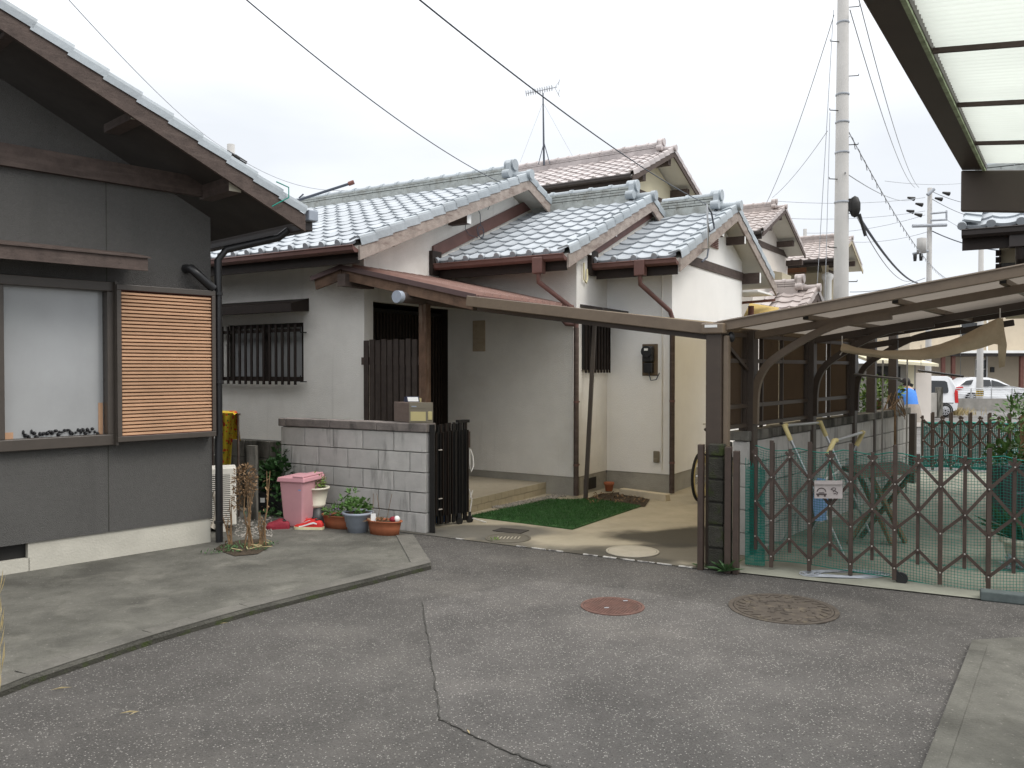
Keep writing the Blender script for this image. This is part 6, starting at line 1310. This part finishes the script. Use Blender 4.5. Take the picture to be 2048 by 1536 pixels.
for k in range(420):
    b_ = rnd.random() * 1.5; c = P(1.47 + abs(rnd.gauss(0, .09)) + .10 * b_, .55 + b_ * .85, .012); stone(c, rnd.uniform(.012, .03))
for k in range(260): c = onz(rnd.uniform(470, 545), rnd.uniform(1035, 1075), .055); stone(c, rnd.uniform(.008, .018))
tag(ob('gravel', q, 'gravel', kind='stuff'), 'grey gravel beside the porch step and the air conditioner')
q = MB(); ga_ = [V(p) for p in ((-.467, 9.084, 0), (.611, 8.35, 0), (1.52, 9.75, 0), (1.0, 10.25, 0), (.45, 10.22, 0))]
gm_ = MB(); gm_.poly([p + UP * .009 for p in ga_], (0, 0, .012)); turf = ob('lawn_mat', gm_, 'turf', kind='structure')
def inside(p, poly):
    c = False
    for i in range(len(poly)):
        a, b = poly[i], poly[i - 1]
        if (a.y > p.y) != (b.y > p.y) and p.x < (b.x - a.x) * (p.y - a.y) / (b.y - a.y) + a.x: c = not c
    return c
n = 0
while n < 16000:
    p = V((rnd.uniform(-.47, 1.55), rnd.uniform(8.3, 10.3), .02))
    if not inside(p, ga_): continue
    n += 1; d = V((rnd.gauss(0, .4), rnd.gauss(0, .4), 1)).normalized() * rnd.uniform(.018, .034); x = V((rnd.uniform(-1, 1), rnd.uniform(-1, 1), 0)).normalized() * .0022
    o_ = len(q.v); q.v += [p - x, p + x, p + d]; q.f.append([o_, o_ + 1, o_ + 2]); q.sm.append(False)
tag(ob('lawn_blades', q, 'turf', kind='stuff'), 'short green artificial turf before the porch')
q = MB()
for k in range(120): p = onz(rnd.uniform(1175, 1290), rnd.uniform(988, 1008), .02); q.leaf(p, (rnd.uniform(-1, 1), rnd.uniform(-1, 1), .3), (0, 0, 1), rnd.uniform(.03, .08), .02)
tag(ob('dead_leaves', q, 'dry', kind='stuff'), 'dead leaves on the soil strip by the white wall')
# weed rosette at the pillar
wp_ = onz(1452, 1148); wd2 = thing('weed', wp_, 'green leafy weed rosette at the foot of the mossy pillar', 'plant'); q = MB()
for k in range(26): a = 6.2832 * k / 26 + rnd.uniform(-.1, .1); q.leaf(wp_ + UP * .02, (math.cos(a), math.sin(a), rnd.uniform(.15, 1.1)), (0, 0, 1), rnd.uniform(.10, .19), .026)
ob('leaves', q, 'weed', wd2)
q = MB(); foliage(q, onz(1405, 1136) + UP * .03, (.05, .03, .03), 40, .035, .018); solo('weed', q, 'weed', 'small weed clump left of the mossy pillar', 'plant')
q = MB(); foliage(q, onz(990, 1083) + UP * .012, (.03, .02, .012), 26, .03, .014); solo('weed', q, 'leafl', 'tiny weed in the yard joint near the folded gate', 'plant')
# stone block, terracotta pot, leaning rail
q = MB(); s0, s1 = onz(1243, 990), onz(1336, 1003); q.bar(s0 + UP * .045, s1 + UP * .045, .10, .09); solo('stone_block', q, 'cream', 'long cream stone block at the foot of the white wall', 'stone', bev=.008)
tp_ = onz(1218, 984); pt_ = thing('terracotta_pot', V((tp_.x, tp_.y, .016)), 'small empty terracotta pot in the corner of the white wall', 'pot'); q = MB(); q.lathe(V((tp_.x, tp_.y, .016)), [(.001, 0), (.045, 0), (.06, .08), (.07, .085), (.07, .115), (.06, .115), (.05, .02), (.001, .02)], 18); ob('pot_shell', q, 'terra', pt_)
lb_ = onz(1171, 1000); lt_ = onpl(1189, 652, P(2.0, 0), B); q = MB(); q.bar(lb_ + UP * .01, lt_, .05, .03, B); solo('leaning_rail', q, 'steel', 'grey metal rail leaning beside the downpipe on the white house', 'rail')
# bicycle behind the pillar
bk = thing('bicycle', P(3.35, 3.9, 0), 'bicycle with yellow-rimmed wheel leaning by the white gable wall', 'bicycle')
bc = onpl(1401, 945, P(3.38, 0), B); bc.z = .31; bd_ = B
def wheel(c, r):
    q = MB(); q.tube([c + bd_ * r * math.cos(t_) + UP * r * math.sin(t_) for t_ in [6.2832 * k / 40 for k in range(41)]], .018, 8); wl = ob('wheel', q, 'tyre', bk)
    q = MB(); q.tube([c + bd_ * (r - .026) * math.cos(t_) + UP * (r - .026) * math.sin(t_) for t_ in [6.2832 * k / 40 for k in range(41)]], .022, 8); ob('rim', q, 'yellow', wl)
    q = MB()
    for k in range(18): a = 6.2832 * k / 18; q.tube([c, c + bd_ * (r - .03) * math.cos(a) + UP * (r - .03) * math.sin(a)], .0015, 3)
    q.tube([c - A * .05, c + A * .05], .018, 8); ob('spokes', q, 'silver', wl)
wr = .29; wheel(bc, wr); c2_ = bc + bd_ * .98; wheel(c2_, wr)
hd = c2_ - bd_ * .16 + UP * .38; st_ = bc + bd_ * .30 + UP * .42; bbx = bc + bd_ * .46 - UP * .02
q = MB(); q.tube([c2_, hd, hd + UP * .12 - bd_ * .03], .016, 8).tube([hd, bbx, st_, st_ + UP * .12], .016, 8).tube([hd + UP * .08, st_ - UP * .05], .016, 8).tube([bbx, bc, st_], .012, 8); ob('frame', q, 'yellow', bk)
q = MB(); q.tube([hd + UP * .22 - A * .22 - bd_ * .1, hd + UP * .24 - A * .08, hd + UP * .14, hd + UP * .24 + A * .08, hd + UP * .22 + A * .24 - bd_ * .1], .011, 6); ob('handlebar', q, 'silver', bk)
q = MB(); q.ball(st_ + UP * .14, .06, .10, .03, 12, 6); ob('saddle', q, 'black', bk)
# covers in the ground
def disc(name, c, r, m, label, z, parts='ring', sx=1, lugs=0):
    t_ = thing(name, V((c.x, c.y, z)), label, 'manhole cover'); c = V((c.x, c.y, z))
    q = MB(); q.lathe(c, [(.001, .006), (r * .9, .006), (r * .9, .003)], 40, False); pl = ob('plate', q, m, t_)
    q = MB(); q.lathe(c, [(r * .915, .002), (r * .915, .007), (r, .007), (r, .001)], 40, False); ob('rim', q, m, t_)
    return t_, c
mt_, mc_ = disc('manhole_cover', onz(1225, 1214), .218, 'iron', 'small rusty red manhole cover in the road', .003)
q = MB()
for i in range(-8, 9):
    for j in range(-8, 9):
        x, y = i * .022 + (.011 if j % 2 else 0), j * .022
        if x * x + y * y < .185 ** 2: q.ob(mc_ + V((x - .007, y - .007, .006)), (.014, 0, 0), (0, .014, 0), (0, 0, .003))
ob('tread_studs', q, 'iron', mt_, kind='stuff')
for dx, dy in ((-.06, -.07), (.09, .1)):
    q = MB(); q.ob(mc_ + V((dx, dy, .0085)), (.03, .005, 0), (-.004, .014, 0), (0, 0, .003)); ob('key_slot', q, 'wirel', mt_)
mt_, mc_ = disc('manhole_cover', onz(1566, 1218), .36, 'iron2', 'large dark patterned manhole cover near the accordion gate', .002)
q = MB(); gR = random.Random(3)
for k in range(24):
    a = 6.2832 * k / 24; q.bar(mc_ + V((.30 * math.cos(a), .30 * math.sin(a), .008)), mc_ + V((.25 * math.cos(a + .14), .25 * math.sin(a + .14), .008)), .018, .006)
for k in range(34):
    rr = gR.uniform(.03, .23); a = gR.uniform(0, 6.28); c = mc_ + V((rr * math.cos(a), rr * math.sin(a), .008)); a2 = gR.uniform(0, 3.14); q.tube([c + V((.03 * math.cos(a2 + t_) , .022 * math.sin(a2 + t_), 0)) for t_ in (0, .8, 1.6, 2.4)], .005, 4)
q.lathe(mc_, [(.31, .005), (.31, .009), (.325, .009), (.325, .005)], 40, False); ob('raised_pattern', q, 'iron2', mt_, kind='stuff')
mt_, mc_ = disc('manhole_cover', onz(1265, 1105), .235, 'lid', 'pale round concrete cover on the yard by the kerb', .008)
mt_, mc_ = disc('manhole_cover', onz(1016, 1078), .22, 'yard', 'grey ribbed round cover in the yard in front of the turf', .006)
q = MB()
for k in range(7): q.ob(mc_ + V((-.12 + k * .035, -.05, .006)), (.012, 0, 0), (.02, .1, 0), (0, 0, .003))
ob('rib', q, 'lid', mt_, kind='stuff')
q = MB(); d0, d1, d2, d3 = [onz(*p, .008) for p in ((985, 1062), (1040, 1068), (1058, 1061), (1003, 1056))]; q.poly([d0, d1, d2, d3], (0, 0, .006)); dg = solo('drain_grate', q, 'grate', 'dark rectangular drain grate before the turf', 'grate')
# mail box and stand on the wall cap
mzz = 1.0 + .092; mb0 = onpl(778, 842, BR, bd); mb1 = onpl(868, 844, BR, bd)
bxn = V((bd.y, -bd.x, 0)); bxn = -bxn if bxn.y > 0 else bxn
mc0 = BR + bd * .02 + UP * (mzz + .0); fx_ = dirv(90 + 10); fy_ = dirv(10 - 22)
mo = aty(818, 842, 8.30); mo = V((mo.x, mo.y, mzz)); mx_ = dirv(100); my_ = dirv(-34)
mbx = thing('mail_box', mo, 'brown wood-grain mail box with cream front panels on the wall cap', 'mail box')
q = MB(); q.ob(mo, mx_ * .245, my_ * .34, (0, 0, .20)); ob('box', q, 'mailb', mbx, bev=.004)
q = MB(); q.ob(mo - my_ * .008 + UP * .0, mx_ * .245, my_ * .01, (0, 0, .205)); ob('front_frame', q, 'mailf', mbx, bev=.003)
q = MB(); q.ob(mo + mx_ * .008 - my_ * .012 + UP * .145, mx_ * .225, my_ * .006, (0, 0, .042)); ob('slot_flap', q, 'mailf', mbx)
q = MB(); q.ob(mo + mx_ * .012 - my_ * .014 + UP * .02, mx_ * .155, my_ * .006, (0, 0, .092)); ob('front_panel', q, 'mailp', mbx)
q = MB(); q.ob(mo + mx_ * .19 - my_ * .022 + UP * .03, mx_ * .04, my_ * .014, (0, 0, .085)); ob('pull_handle', q, 'mailp', mbx, bev=.005)
q = MB(); q.ob(mo + mx_ * .02 - my_ * .016 + UP * .158, mx_ * .05, my_ * .004, (0, 0, .012)); ob('name_tag', q, 'greyp', mbx)
q = MB(); so_ = mo + mx_ * .02 + my_ * .08 + UP * .2055; q.poly([so_, so_ + my_ * .08, so_ + my_ * .07 + UP * .05, so_ + my_ * .02 + UP * .055], mx_ * .13); stt = thing('desk_stand', so_, 'small navy stand with white face lying on the mail box', 'stand'); ob('stand_body', q, 'navy', stt, bev=.004)
q = MB(); n1 = (so_ + my_ * .02 + UP * .055 - so_); q.ob(so_ + n1 * .12 + mx_ * .008 - my_ * .002, mx_ * .11, n1 * .78, -my_ * .003); ob('white_face', q, 'white', stt)
q = MB(); q.ob(so_ + mx_ * .14 + my_ * .03, mx_ * .022, my_ * .03, (0, 0, .04)); ob('side_tab', q, 'mailp', stt)
# green shrub and dry vine by the boundary wall, pots at the right
sb = onpl(1758, 800, PR(0, -.3), BD); sh_ = thing('shrub', V((sb.x, sb.y, 0)), 'light green shrub behind the silver laundry pole', 'shrub'); q = MB(); foliage(q, sb + UP * .12, (.30, .3, .20), 240, .09, .05); ob('foliage', q, 'leafl', sh_); q = MB(); foliage(q, sb + V((-.15, .1, -.05)), (.2, .2, .3), 200, .09, .05); ob('foliage', q, 'leaf', sh_)
q = MB(); q.tube([V((sb.x, sb.y, 0)), sb], .03, 6); ob('stem', q, 'dry', sh_)
q = MB(); c = PR(4.4, .05, 1.1)
for k in range(12): a = rnd.uniform(-.25, .35); q.tube([c + BD * a, c + BD * (a + .1) + UP * rnd.uniform(.05, .25) + RN * rnd.uniform(0, .12), c + BD * (a + rnd.uniform(.1, .4)) + UP * rnd.uniform(-.15, .1) + RN * .12], .006, 4)
q.tube([PR(4.35, .15, 1.15), PR(4.33, .16, .8), PR(4.36, .15, .4), PR(4.34, .16, 0)], [.01, .016, .014, .018], 5); solo('dry_vine', q, 'dry', 'dry bare vine tangled on the boundary wall cap', 'vine')
q = MB(); p = onz(2036, 1052); q.ob(p + V((-.18, 0, 0)), (.5, -.1, 0), (.08, .4, 0), (0, 0, .62)); bt = thing('black_tub', p, 'large black planter tub behind the near gate at the right', 'tub'); ob('tub', q, 'black', bt, bev=.02); q = MB(); q.lathe(p + V((-.03, -.045, .35)), [(.001, -.003), (.06, 0), (.06, .006)], 14, False, 1, .4); ob('oval_mark', q, 'greyp', bt)
q = MB(); foliage(q, p + V((.05, .15, .72)), (.28, .22, .14), 260, .09, .05); ob('foliage', q, 'leaf', bt)
p = onz(2050, 1135); fp = thing('flower_pot', p, 'white-rimmed pot with grassy green plant at the right picture edge', 'plant pot'); q = MB(); q.lathe(p, [(.001, 0), (.12, 0), (.15, .16), (.155, .2), (.19, .205), (.19, .25), (.16, .25), (.15, .2)], 22); ob('pot', q, 'offw', fp)
q = MB()
for k in range(160): a = rnd.uniform(0, 6.28); q.leaf(p + UP * .22 + V((.06 * math.cos(a), .06 * math.sin(a), 0)), (math.cos(a), math.sin(a), rnd.uniform(.2, 1.6)), (0, 0, 1), rnd.uniform(.18, .38), .02)
ob('foliage', q, 'leafd', fp)
q = MB(); foliage(q, p + V((-.05, -.1, .04)), (.18, .1, .04), 260, .06, .03); solo('weed', q, 'wirel', 'withered grey weed round the white-rimmed pot', 'plant')
q = MB(); p = aty(2046, 830, 11.5); foliage(q, p, (.35, .3, .3), 260, .1, .05); o = thing('shrub', V((p.x, p.y, 0)), 'dark green shrub at the right edge above the far gate', 'shrub'); ob('foliage', q, 'leaf', o); q = MB(); q.tube([V((p.x, p.y, 0)), p], .03, 6); ob('stem', q, 'dry', o)
bpy.context.view_layer.update()
